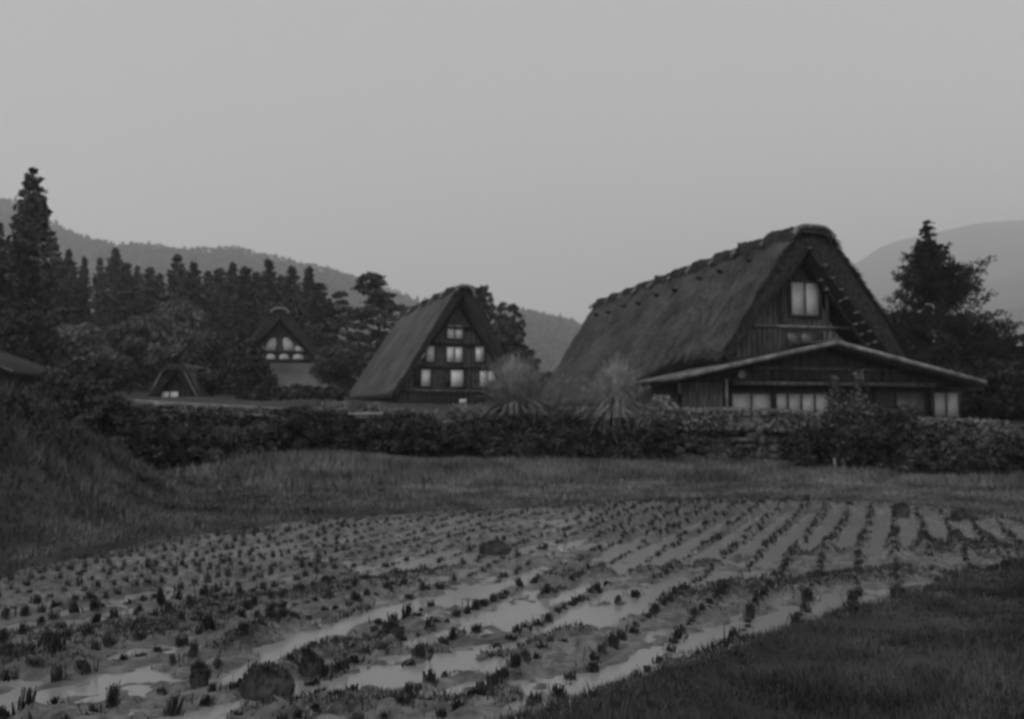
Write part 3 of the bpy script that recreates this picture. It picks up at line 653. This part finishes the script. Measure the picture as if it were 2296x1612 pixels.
def broad(name, label, loc, h, r, seed, m='leaf', group=None, clumps=70, n=90, leaf=.3, cat='tree', low=.15, squash=1., stems=1, trunk_r=None):
    rg = np.random.default_rng(seed); T = thing(name, label, cat, loc, 0, group); cz = h * (1 + low) / 2; rv = h * (1 - low) / 2
    d = rg.normal(size=(clumps, 3)); d /= np.linalg.norm(d, axis=1)[:, None]
    lump = 1 + .22 * (vn(d[:, 0] * 2 + seed, d[:, 1] * 2, d[:, 2] * 2) - .5) * 2
    C = d * (rg.random((clumps, 1))**.35 * .82) * lump[:, None] * np.array([r, r, rv]) + np.array([0, 0, cz])
    Rr = r * rg.uniform(.18, .34, clumps)
    tr = trunk_r or h * .02; g = MB()
    for s_ in range(stems):
        a = rg.random() * 6.28; o_ = np.array([math.cos(a), math.sin(a), 0]) * (0 if stems == 1 else r * .15)
        g.tube([o_ + (0, 0, -.4), o_ * 1.5 + (0, 0, cz * .5), o_ * 2 + (0, 0, cz)], [tr, tr * .75, tr * .4], 7)
    for c in C[::3]: g.tube([(0, 0, cz * rg.uniform(.3, .8)), c * np.array([.5, .5, .9]), c], [tr * .4, tr * .25, .01], 4)
    g.build('trunk' if stems == 1 else 'stems', M['bark'], T, True)
    g = MB(); leaf_cloud(g, C, Rr, n, leaf, rg, .6, .6); g.build('crown' if cat == 'tree' else 'foliage', M[m], T); return T
def gz(x, y): return float(terr(np.array([x]), np.array([y]))[0])
def px(u, D, sink=.0): x = (u - 1148) / FPX * D; return (x, D, gz(x, D) - sink)
def hgt(loc, v): return CAMZ + (940 - v) / FPX * loc[1] - loc[2]

l = px(58, 62); conifer('cedar_tree', 'tallest dark cedar, towering above the ridge at the left edge', l, hgt(l, 372), 2.0, 21, 'cedar', 46, 12, .34, 13, power=.55, irregular=.3, base=.02, up=.25)
l = px(-48, 58); conifer('cedar_tree', 'dark cedar cut by the left edge, beside the tallest one', l, hgt(l, 480), 3.0, 22, 'cedar', 36, 11, .42, 10, power=.6, base=.02, up=.25)
l = px(-90, 64); conifer('cedar_tree', 'dark cedar just outside the left edge', l, hgt(l, 520), 3.2, 23, 'cedar', 30, 10, .45, 9, power=.6, base=.02)
l = px(2128, 47); conifer('conifer_tree', 'large loose-branched conifer right of the largest farmhouse', l, hgt(l, 492), 6.6, 24, 'conifer', 56, 6, .12, 24, power=1.32, irregular=.36, base=.04, up=.30, skew=-.95, rmax=.24)
l = px(2215, 51); conifer('conifer_tree', 'bushier conifer crowding the right side of the large loose one', l, hgt(l, 735), 3.4, 25, 'conifer', 30, 9, .18, 24, power=.9, irregular=.5, base=.05, up=.3, rmax=.42)
l = px(2290, 46); broad('leafy_tree', 'dark leafy tree at the right edge beyond the farmhouse', l, hgt(l, 765), 3.6, 26, 'conifer', clumps=90, n=90, leaf=.3, low=.02)
l = px(2390, 46); broad('leafy_tree', 'dark leafy tree just past the right edge', l, hgt(l, 740), 3.6, 27, 'conifer', clumps=70, n=150, leaf=.22, low=.02)
l = px(2190, 41); broad('leafy_tree', 'low dark tree behind the right end of the wing roof', l, hgt(l, 815), 2.6, 28, 'conifer', clumps=70, n=80, leaf=.25, low=.02)
# tall stand on the slope: few crown shapes, copied one by one
protos = [conifer('cedar_tree', 'x', (0, 0, -500), 18, 2.6, 31 + i, 'cedar', 34, 9, .62, 7, power=.6 + .08 * i, base=.04, up=.2, irregular=.35) for i in range(3)]
STAND = [(110, 545, 105), (145, 560, 112), (180, 575, 118), (215, 580, 108), (249, 556, 125), (275, 600, 112), (300, 596, 130), (330, 612, 118), (352, 625, 128), (390, 572, 110), (428, 588, 114), (405, 620, 104),
         (460, 622, 122), (488, 615, 110), (516, 588, 118), (545, 612, 106), (570, 605, 124), (597, 581, 104), (625, 625, 112), (650, 615, 108), (690, 598, 100), (715, 640, 96), (668, 640, 118), (130, 600, 95), (170, 620, 98),
         (230, 630, 96), (290, 640, 98), (365, 655, 96), (440, 650, 97), (500, 655, 95), (560, 650, 96), (640, 665, 94), (700, 670, 92), (85, 620, 90), (40, 640, 92), (-10, 600, 98), (-60, 580, 110), (735, 680, 98), (600, 680, 90), (330, 690, 88), (480, 700, 86), (540, 720, 84), (420, 700, 90), (250, 690, 90), (190, 680, 88), (110, 680, 85), (50, 700, 82)]
STL = {(249, 556): 'thin cedar tip rising alone from the left part of the stand', (390, 572): 'double-topped tall cedar, highest in the middle of the stand', (516, 588): 'round-topped cedar in the middle of the stand',
       (597, 581): 'sharp-pointed cedar tip rising above the stand over the arched gable', (690, 598): 'tall broad cedar at the right end of the stand', (428, 588): 'cedar close beside the double-topped one'}
for i, (u, v, D) in enumerate(STAND):
    l = px(u, D, .5); H = hgt(l, v) / 18.; rs = np.random.default_rng(i); wv_ = H * (.85 if v < 600 else 1.25) * rs.uniform(.8, 1.45); H *= 1 if v < 600 else rs.uniform(.9, 1.08)
    if v == 598: wv_ *= 1.35
    o = protos[i % 3] if i < 3 else None
    lab = STL.get((u, v), 'dark cedar in the dense stand on the slope behind the village')
    grp = None if (u, v) in STL else 'cedars of the dense stand on the slope'
    if o:
        o.location = l; o.rotation_euler = (0, 0, rs.random() * 6); o.scale = (wv_, wv_, H); o['label'] = lab
        if grp: o['group'] = grp
    else: dup(protos[i % 3], l, rs.random() * 6, (wv_, wv_, H), lab, grp)
l = px(838, 84); pads('pine_tree', 'tall layered pine left of the middle farmhouse roof', l, hgt(l, 612), 4.6, 41, npad=34, leaf=.42, n=170)
l = px(770, 90); pads('pine_tree', 'lower layered pine with flat pads between the cedars and the tall pine', l, hgt(l, 655), 4.2, 42, npad=24, leaf=.42)
l = px(1075, 84); conifer('conifer_tree', 'blunt tree top behind the right slope of the middle farmhouse', l, hgt(l, 643), 2.4, 43, 'pine', 26, 9, .42, 10, power=.4, base=.05)
l = px(1140, 82); broad('slender_tree', 'pale slender tree right of the middle farmhouse gable', l, hgt(l, 668), 1.9, 44, 'pine', clumps=80, n=70, leaf=.32, low=.05)
l = px(1172, 88); broad('slender_tree', 'lower pale tree near the hill gap behind the first plume grass', l, hgt(l, 760), 1.9, 45, 'pine', clumps=60, n=60, leaf=.34, low=.02)
l = px(905, 92); pads('pine_tree', 'small pine behind the back end of the middle farmhouse', l, hgt(l, 690), 3.0, 46, npad=16)
l = px(400, 64); broad('round_tree', 'large rounded pale tree above the small hut', l, hgt(l, 668), 2.8, 47, 'leaf', clumps=100, n=200, leaf=.2, low=.1)
l = px(290, 66); broad('round_tree', 'pointed leafy tree left of the large rounded one', l, hgt(l, 700), 2.2, 48, 'leaf', clumps=80, n=160, leaf=.2, low=.05)
l = px(165, 58); broad('round_tree', 'wide low domed tree above the leafy bank', l, hgt(l, 728), 2.6, 49, 'leaf', clumps=90, n=170, leaf=.19, low=.05)
l = px(30, 50); broad('round_tree', 'dark leafy tree at the left edge under the tallest cedar', l, hgt(l, 690), 2.6, 50, 'shrub', clumps=90, n=150, leaf=.2, low=.02)
l = px(480, 62); broad('round_tree', 'dim leafy tree between the large rounded one and the arched gable', l, hgt(l, 740), 2.4, 51, 'shrub', clumps=70, n=150, leaf=.2, low=.02)
l = px(545, 58); broad('round_tree', 'dark tree hiding the left side of the arched gable', l, hgt(l, 745), 1.5, 52, 'shrub', clumps=50, n=80, leaf=.28, low=.02)
l = px(760, 72); broad('round_tree', 'low tree between the arched gable and the middle farmhouse', l, hgt(l, 765), 2.4, 53, 'pine', clumps=70, n=150, leaf=.2, low=.02)
l = px(700, 84); broad('round_tree', 'tree rising behind the roof of the arched gable hall', l, hgt(l, 720), 3.0, 54, 'pine', clumps=70, n=150, leaf=.24, low=.02)
l = px(576, 44); conifer('evergreen_shrub', 'dark cone-shaped evergreen at the right end of the low rail', l, hgt(l, 800), 1.1, 55, 'shrub', 22, 10, .14, 10, power=.5, base=.02); 
l = px(1235, 76); broad('round_tree', 'low tree behind the first plume grass, beside the farmhouse thatch', l, hgt(l, 830), 2.2, 56, 'pine', clumps=50, n=70, leaf=.3, low=.02)
for i, (u, D, v, r_, lab) in enumerate([(470, 50, 830, 1.3, 'dark bush right of the small hut'), (690, 56, 868, 1.5, 'low bush under the skirt roof of the arched gable hall'), (745, 54, 872, 1.0, 'low bush beside the eave of the middle farmhouse'),
        (240, 46, 800, 1.5, 'bush left of the small hut'), (1110, 52, 860, 1.0, 'bush at the right foot of the middle farmhouse'), (640, 50, 872, .9, 'low clipped bush right of the cone-shaped evergreen'), (1480, 30.6, 880, .55, 'sprig of shrub at the left corner of the front wing')]):
    l = px(u, D); broad('bush', lab, l, max(hgt(l, v), .5), r_, 60 + i, 'shrub' if i != 6 else 'shrub_pale', clumps=40, n=60, leaf=.2 if i != 6 else .12, cat='bush', low=.0, stems=3, trunk_r=.03)
# shrubs on the bank and along the wall
BANK = [(40, 24.5, 860, 1.1, 'shrub', 'broad dark shrub at the left edge of the leafy bank'), (130, 23.5, 828, 1.15, 'shrub', 'tallest dark shrub of the leafy bank, left of the hut'), (215, 23.2, 832, 1.0, 'shrub', 'leafy shrub whose top meets the left of the hut'),
        (275, 23.8, 880, .8, 'shrub', 'shrub at the left end of the low rail'), (60, 22, 920, .9, 'shrub', 'low shrub behind the grassy mound'), (330, 24.5, 945, .9, 'shrub', 'dark shrub hanging below the left of the rail'),
        (420, 25.4, 945, .85, 'shrub', 'dark shrub below the middle of the rail'), (500, 25.6, 955, .85, 'shrub', 'dark shrub below the right part of the rail'), (590, 25.8, 945, .8, 'shrub', 'shrub below the right end of the rail'),
        (680, 26.2, 908, .95, 'shrub', 'bushy shrub on the wall under the arched gable hall'), (760, 26.6, 925, .8, 'shrub', 'shrub on the wall left of the stone slab'), (850, 26.6, 938, .8, 'shrub', 'dark shrub below the eave of the middle farmhouse'),
        (940, 27.2, 940, .8, 'shrub', 'shrub on the wall under the middle farmhouse gable'), (1030, 27.6, 930, .7, 'shrub', 'shrub on the wall left of the first plume grass'),
        (1280, 27.8, 950, .75, 'shrub', 'dark shrub between the two plume grasses'), (250, 21.5, 985, .7, 'shrub', 'low shrub where the mound meets the dark bank'), (1480, 28.3, 930, .6, 'shrub', 'shrub on the wall right of the second plume grass'),
        (1915, 24.5, 905, 1.2, 'shrub', 'largest loose shrub before the farmhouse front, tall sprigs on top'), (1820, 25.0, 960, .9, 'shrub', 'low shrub left of the largest loose one'), (1990, 24.0, 900, 1.0, 'shrub', 'shrub right of the largest loose one'),
        (2080, 23.5, 950, .95, 'shrub', 'shrub under the dark shutter'), (2160, 22.6, 975, .85, 'shrub', 'dark shrub under the pale end window'), (2240, 22.0, 965, .8, 'shrub', 'dense dark shrub near the right edge'), (2310, 21.5, 955, .9, 'shrub', 'dark clipped shrub cut by the right edge'),
        (2050, 22.8, 1010, .8, 'shrub', 'low dark shrub at the wall foot on the right'), (2190, 21.5, 1020, .7, 'shrub', 'low shrub at the wall foot near the right edge')]
for i, (u, D, v, r_, m_, lab) in enumerate(BANK):
    x = (u - 1148) / FPX * D; yb = D; zb = min(gz(x, yb), float(wall_top(x)) - .2); l = (x, yb, zb); H = max(hgt(l, v), .6)
    broad('shrub', lab, l, H, r_, 80 + i, m_, clumps=int(45 * r_ + 20), n=150, leaf=.085, cat='shrub', low=-.05, stems=4, trunk_r=.03)
for i, (u, v, lab) in enumerate([(1872, 848, 'thin upright sprig, left of two above the largest loose shrub'), (1928, 838, 'thin upright sprig, right of two above the largest loose shrub')]):
    l = at(u, 975, 24.3); rg = np.random.default_rng(200 + i); H = CAMZ + (940 - v) / FPX * 24.3 - l[2]
    T = thing('sprig', lab, 'plant', l); g = MB(); g.tube([(0, 0, -.3), (.02, 0, H * .5), (.05, 0, H)], [.02, .015, .006], 5); g.build('stem', M['bark'], T)
    g = MB(); zz = rg.uniform(.15, 1.05, 320) * H; g.quads(rquads(np.stack([rg.normal(size=320) * .17 * (1.3 - zz / H), rg.normal(size=320) * .17, zz], -1), .11, rg)); g.build('leaves', M['leaf'], T)
# pale weeds and flowers along the wall top, creepers over its face
rg = np.random.default_rng(300)
def strip(n, s0, s1, zlo, zhi, off0, off1, size, m, name, label, cat, patch=0., asp=.5):
    s_ = rg.uniform(s0, s1, n); x, y = along(s_); top = wall_top(x); zb = terr(x, y - .4); f = rg.uniform(zlo, zhi, n)
    z = zb + (top - zb) * f; C = np.stack([x, y + rg.uniform(off0, off1, n) - .05 + .25 * np.clip(f, 0, 1), z], -1)
    C = C[vn(C[:, 0] * 1.3, C[:, 2] * 1.9, 5.5) > patch]
    g = MB(); g.quads(rquads(C, size, rg, asp)); return tag(g.build(name, M[m]), label, cat, kind='stuff')
sx_ = lambda x: float(np.interp(x, seg[:, 0], cum))
strip(36000, sx_(-14), sx_(4.2), .0, .98, -.45, .1, .12, 'shrub', 'creeper', 'dense dark creeping leaves covering the left stretch of the stone wall', 'creeper', .26)
strip(15000, sx_(4.2), sx_(20), .0, 1.12, -.35, .1, .12, 'shrub', 'creeper', 'thinner dark creeping leaves over the right stretch of the stone wall', 'creeper', .44)
strip(17000, sx_(4), sx_(13.5), .74, 1.18, -.5, .3, .12, 'shrub_pale', 'pale_weeds', 'pale flowering weeds along the wall top before the front wing', 'weeds', .33)
strip(6000, sx_(-6), sx_(4), .92, 1.16, -.3, .5, .11, 'leaf', 'pale_weeds', 'mid-grey weeds along the wall top left of the plume grasses', 'weeds', .3)
# plume grasses
def blades(n, loc, spread, L0, L1, lean, rg, wd_=.012, hang=1.0, seg_n=5):
    a = rg.random(n) * 6.283; r0 = spread * rg.random(n)**.6; L_ = rg.uniform(L0, L1, n); le = rg.uniform(.05, 1, n)**1.3 * lean
    t = np.linspace(0, 1, seg_n + 1)[None]; rr = r0[:, None] + (L_ * le)[:, None] * t**1.6; zz = L_[:, None] * (t * (1 - .25 * le[:, None]) - hang * le[:, None]**1.5 * t**2.6 * .9)
    jx = rg.normal(size=(n, 1)) * .1 * t**2
    px_ = np.cos(a)[:, None] * rr + jx; py = np.sin(a)[:, None] * rr
    C = np.stack([px_, py, zz], -1) + np.array(loc); sd = np.stack([-np.sin(a), np.cos(a), 0 * a], -1)[:, None] * (wd_ * (1 - .8 * t))[..., None]
    A, B = C - sd, C + sd
    Q = np.stack([A[:, :-1], B[:, :-1], B[:, 1:], A[:, 1:]], 2); return Q.reshape(-1, 4, 3)
for (u, D, ztop_, n, sp, lab, le) in [(1152, 28.95, 808, 1500, .30, 'first feathery plume grass, left of the pair on the wall top', .95), (1378, 29.3, 832, 1400, .28, 'second plume grass, hanging down over the stone wall', .95)]:
    x = (u - 1148) / FPX * D; zb = float(wall_top(x)) - .3; T = thing('plume_grass', lab, 'grass clump', (x, D, zb)); H = CAMZ + (940 - ztop_) / FPX * D - zb
    rg = np.random.default_rng(int(u)); g = MB(); g.quads(blades(n, (0, 0, 0), sp, H * .7, H * 1.15, .95, rg, .024, .8)); g.build('blades', M['pampas'], T)
    g = MB(); q = blades(n // 4, (0, 0, 0), sp * .8, H * .9, H * 1.22, .7, rg, .008, .3); g.quads(q)
    tips = q.reshape(-1, 5, 4, 3)[:, -2:].reshape(-1, 3); tips = tips[rg.integers(0, len(tips), 2200)] + rg.normal(size=(2200, 3)) * .06; g.quads(rquads(tips, .07, rg, .2)); g.build('plumes', M['pampas'], T)
    if u > 1300:
        g = MB(); g.quads(blades(900, (0, -.42, .25), .3, 1.3, 2.3, .60, rg, .009, 3.0)); g.build('hanging_blades', M['pampas'], T)
for k, (u, lab) in enumerate([(1872, 'left of two short pale posts under the largest loose shrub'), (1892, 'right of two short pale posts under the largest loose shrub')]):
    x, y = gnd(u, 1052, .25); b = MB(); b.tube([(0, 0, -.1), (.01, 0, .22), (0, .01, .44), (0, .01, .47)], [.045, .042, .04, .02], 8); o = b.build('post', M['slab'], smooth=True); o.location = (x, y, gz(x, y)); tag(o, lab, 'post')

# ------------------------------------------------------------------ grass
def tufts(pts, hs, rg, wd_, lean=.35):
    n = len(pts); a = rg.random(n) * 6.283; d = np.stack([np.cos(a), np.sin(a), 0 * a], -1); s_ = np.stack([-np.sin(a), np.cos(a), 0 * a], -1)
    tip = pts + d * (hs * lean * rg.random(n))[:, None] + np.stack([0 * hs, 0 * hs, hs], -1)
    w_ = (wd_ * rg.uniform(.6, 1.4, n))[:, None]; return np.stack([pts - s_ * w_, pts + s_ * w_, tip], 1)
def field_grass(n, x0, x1, y0, y1, cond, hfun, wd_, seed, name, m, label, lean=.35, power=1.):
    rg = np.random.default_rng(seed); x = rg.uniform(x0, x1, n); y = y0 + (y1 - y0) * rg.random(n)**power; k = cond(x, y); x, y = x[k], y[k]
    s_ = sdist(x, y, PF); z = np.where(s_ > -.11, mud(x, y), terr(x, y)) - .01
    h = hfun(x, y) * rg.uniform(.5, 1.3, len(x)); g = MB(); g.tris(tufts(np.stack([x, y, z], -1), h, rg, wd_ * (y / 10 if np.ndim(wd_) == 0 and name != 'lawn_grass' else 1), lean))
    return tag(g.build(name, M[m]), label, 'grass', kind='stuff')
SDo = lambda x, y: -sdist(x, y, PF)
field_grass(330000, -1.2, 9.5, 2.6, 11.5, lambda x, y: (SDo(x, y) > -.22 - .6 * fbm(x * 2.5, y * 2.5)) & (y < 3.2 + 1.0 * x + 2.0) & (y < 11.3) & (np.abs(x) < y * .62 + .5),
            lambda x, y: .025 + .075 * vn(x * 2.3, y * 2.3)**1.3, .005, 401, 'lawn_grass', 'lawn', 'short trodden grass on the near bank at the lower right', .9, 1.3)
_rr = np.random.default_rng(77)
rgn = lambda n: _rr.random(n)
FT = lambda x, y: np.interp(y, FOOTY, FOOTX) - x
GC = lambda x, y: (SDo(x, y) > -.25 - 1.0 * fbm(x * 1.5, y * 1.5)) & (y < wall_y(x) - .05) & ~((x > 0) & (y < 3.2 + x + 2.0)) & (np.abs(x) < y * .66 + 1)
field_grass(230000, -12, 19, 8, 29, lambda x, y: GC(x, y) & (FT(x, y) < .2 + fbm(x, y) * 4 - rgn(len(x)) * 4.5),
            lambda x, y: .05 + .05 * vn(x * .9, y * .9) + (.08 + .20 * vn(x * .7, y * .7)) * sstep(3.2, 5.5, SDo(x, y) + 2 * fbm(x * .6, y * .6)), .0075, 402, 'rough_grass', 'grass', 'rough grass between the paddy and the stone wall, tallest near the wall', .9)
field_grass(190000, -17, -1, 7, 29, lambda x, y: GC(x, y) & (FT(x, y) > fbm(x, y) * 2 - 5 * rgn(len(x))),
            lambda x, y: .05 + .45 * vn(x * 1.3, y * 1.3)**1.6 * sstep(.3, 2.5, FT(x, y)) + .08 * vn(x * 3, y * 3), .009, 403, 'bank_grass', 'bank_grass', 'dark tangled grass on the mound at the left', 1.1)
rg = np.random.default_rng(404); n = 26000; x = rg.uniform(-14, -5, n); y = rg.uniform(11.5, 24, n); k = (FT(x, y) > 1.2) & (vn(x * 1.1, y * 1.1, 6.6) > .5) & (np.abs(x) < y * .66 + 1); x, y = x[k], y[k]
g = MB(); g.quads(rquads(np.stack([x, y, terr(x, y) + .5 * rg.random(len(x)) * vn(x * 1.1, y * 1.1, 6.6)], -1), .10, rg)); tag(g.build('bank_weeds', M['shrub']), 'broad-leaved weeds in patches on the grassy mound at the left', 'weeds', kind='stuff')
# ------------------------------------------------------------------ paddy plants
def tuft_mesh(seed, h, r, n):
    rg = np.random.default_rng(seed); P = np.stack([rg.normal(size=n) * r * .36, rg.normal(size=n) * r * .36, np.full(n, -.04)], -1)
    out_ = P.copy(); out_[:, 2] = 0; tip = P + out_ * rg.uniform(-.3, .7, n)[:, None] + np.stack([0 * P[:, 0], 0 * P[:, 0], h * rg.uniform(.55, 1.15, n)], -1)
    a = rg.random(n) * 6.28; s_ = np.stack([np.cos(a), np.sin(a), 0 * a], -1) * .0055
    return np.stack([P - s_, P + s_, tip + s_ * .6, tip - s_ * .6], 1)
TM = [tuft_mesh(500 + i, (.075, .085, .10, .08)[i], (.042, .048, .04, .05)[i], 60) for i in range(4)]
rg = np.random.default_rng(600); pos = []
for ui in range(-60, 60):
    ph = rg.random() * .05 + ui * .56
    for vi in range(-20, 140):
        u_ = ui * GAP; v_ = vi * STEP + (ph % STEP); x, y = rn * u_ + rd * v_
        if not (2.5 < y < 18 and abs(x) < y * .64 + .4): continue
        pos.append((x + rg.normal() * .02, y + rg.normal() * .02))
pos = np.array(pos); wv0 = wob(pos[:, 0], pos[:, 1]); pos = pos - wv0[:, None] * rn[None]
ok = sdist(pos[:, 0], pos[:, 1], PF) > .10; pos = pos[ok]
dens = vn(pos[:, 0] * .9 + 4, pos[:, 1] * .9, 8.8)
bad = np.zeros(len(pos), bool)
for k in (0, 1, 2, 3): bad |= seg_d(pos[:, 0], pos[:, 1], CH[k][0]) < CH[k][1] * .8
pos = pos[(~bad) & (rg.random(len(pos)) < .7 + .6 * dens)]
mz = mud(pos[:, 0], pos[:, 1]); dist = np.hypot(pos[:, 0], pos[:, 1]); order = np.argsort(dist); pos, mz, dist = pos[order], mz[order], dist[order]
inv = (np.abs(pos[:, 0]) < pos[:, 1] * .585) & (pos[:, 1] > 4.6); near = np.where(inv)[0][:300]; ns_ = set(near.tolist())
meshes = []
for i, q in enumerate(TM):
    g = MB(); g.quads(q); o = g.build('rice_stubble', M['stubble']); meshes.append(o.data); bpy.data.objects.remove(o)
for i in near:
    o = bpy.data.objects.new('rice_stubble', meshes[int(rg.integers(4))]); COL.objects.link(o)
    o.location = (float(pos[i, 0]), float(pos[i, 1]), max(float(mz[i]), -.02)); s_ = rg.uniform(.6, 1.25); sh = s_ * (1.3 if pos[i, 0] < -2 else 1.0) * rg.uniform(.6, 1.5)
    o.scale = (s_, s_, sh); o.rotation_euler = (float(rg.normal() * .2), float(rg.normal() * .2), float(rg.random() * 6.28))
    tag(o, 'short dark tuft of cut rice in the near rows of the paddy', 'rice stubble', 'tufts of cut rice in the near rows')
g = MB()
for i in range(len(pos)):
    if i in ns_: continue
    q = TM[int(rg.integers(4))][:28] * np.array([1, 1, rg.uniform(.7, 1.2) * (1.35 if pos[i, 0] < -2 else 1)]) * rg.uniform(.65, 1.1)
    g.quads(q + np.array([pos[i, 0], pos[i, 1], max(mz[i], -.02)]))
tag(g.build('rice_stubble_rows', M['stubble']), 'far rows of cut rice stubble in the wet paddy', 'rice stubble', kind='stuff')
# weeds and straw litter on the mud ridges
C = []
for pts, wd_, a in RG:
    P_ = np.array(pts); sl2 = np.hypot(*np.diff(P_, axis=0).T); cu = np.concatenate([[0], np.cumsum(sl2)]); n = int(cu[-1] * 600 * (wd_ / .12))
    s_ = rg.uniform(0, cu[-1], n); C.append(np.stack([np.interp(s_, cu, P_[:, 0]) + rg.normal(size=n) * wd_ * .6, np.interp(s_, cu, P_[:, 1]) + rg.normal(size=n) * wd_ * .6], -1))
n = 16000; xx = rg.uniform(-7, 9, n); yy = rg.uniform(3, 17, n); k = (vn(xx * 1.6, yy * 1.6, 12.) > .60) & ~((xx > 1.5) & (yy > 9.4) & (xx < 6)); C.append(np.stack([xx[k], yy[k]], -1))
C = np.concatenate(C); z = mud(C[:, 0], C[:, 1]); k = (z > -.005) & (sdist(C[:, 0], C[:, 1], PF) > .05); C, z = C[k], z[k]
g = MB(); g.tris(tufts(np.stack([C[:, 0], C[:, 1], z], -1), rg.uniform(.015, .05, len(C)), rg, .006, 1.2)); tag(g.build('mud_weeds', M['weed']), 'small dark weeds and straw litter on the mud ridges', 'weeds', kind='stuff')
n = 42000; x = rg.uniform(-7, 9, n); y = 3 + 14 * rg.random(n)**1.3; z = mud(x, y); k = (z > -.004) & (sdist(x, y, PF) > 0) & (vn(x * 2.1, y * 2.1, 31.) > .34); x, y, z = x[k], y[k], z[k]
a = rg.random(len(x)) * 6.28; L_ = rg.uniform(.02, .07, len(x)); d = np.stack([np.cos(a) * L_, np.sin(a) * L_, rg.normal(size=len(x)) * .008], -1); s2 = np.stack([-np.sin(a), np.cos(a), 0 * a], -1) * .0035
c = np.stack([x, y, z + .008], -1); g = MB(); g.quads(np.stack([c - d - s2, c + d - s2, c + d + s2, c - d + s2], 1)); tag(g.build('straw_litter', M['litter']), 'cut straw lying scattered over the wet paddy mud', 'straw', kind='stuff')
def clod(u, v, r_, h, seed, lab):
    rg = np.random.default_rng(seed); x, y = gnd(u, v); th = np.linspace(0, math.pi * .8, 18); ph = np.linspace(0, 2 * math.pi, 41)
    TH, PH = np.meshgrid(th, ph, indexing='ij'); nx, ny, nz2 = np.sin(TH) * np.cos(PH), np.sin(TH) * np.sin(PH), np.cos(TH)
    nx, ny, nz2 = [np.sign(q) * np.abs(q)**.85 for q in (nx, ny, nz2)]
    k = 1 + .30 * fbm(nx * 2 + seed, ny * 2, nz2 * 2) * 2 + .35 * fbm(nx * 7, ny * 7, nz2 * 7)
    P = np.stack([nx * k * r_, ny * k * r_ * .8, nz2 * k * h], -1); T = thing('earth_clod', lab, 'clod', (x, y, h * .35)); g = MB(); g.grid(P); g.build('clod', M['weed'], T, True)
    n = 500; i_ = rg.integers(0, 12, n); j_ = rg.integers(0, 40, n); g = MB(); g.tris(tufts(P[i_, j_], rg.uniform(.01, .05, n), rg, .005, 1.2)); t_ = g.build('weeds', M['weed'], T); t_['kind'] = 'stuff'
clod(600, 1560, .135, .11, 1, 'large round dark clod of earth in the water near the bottom'); clod(700, 1515, .075, .08, 2, 'smaller clod just right of the large round one')
clod(1108, 1242, .17, .10, 3, 'dark weedy clod in the middle rows of the paddy'); clod(640, 1402, .09, .06, 4, 'dark clod at the head of the left pool')
clod(880, 1432, .08, .07, 5, 'dark clod between the two pale pools'); clod(2020, 1160, .14, .16, 6, 'round dark clod at the far right corner of the paddy'); clod(20, 1492, .13, .08, 7, 'dark wet clod at the left edge of the paddy')
clod(445, 1545, .05, .09, 8, 'upright dark clump left of the large round clod')
clod(2160, 1168, .2, .12, 9, 'long dark clod beside the far right corner of the paddy')

# ------------------------------------------------------------------ haze
hz = MB(); hz.box((0, 2300, 439), (9000, 5600, 885)); m = bpy.data.materials.new('haze'); m.use_nodes = True; t = m.node_tree; t.nodes.clear()
oo = t.nodes.new('ShaderNodeOutputMaterial'); pv = t.nodes.new('ShaderNodeVolumePrincipled'); pv.inputs['Color'].default_value = (1, 1, 1, 1); pv.inputs['Density'].default_value = .00045
pv.inputs['Anisotropy'].default_value = 0.1
t.links.new(pv.outputs[0], oo.inputs['Volume']); tag(hz.build('haze', m), 'thin pale mist filling the valley', 'haze', kind='stuff')
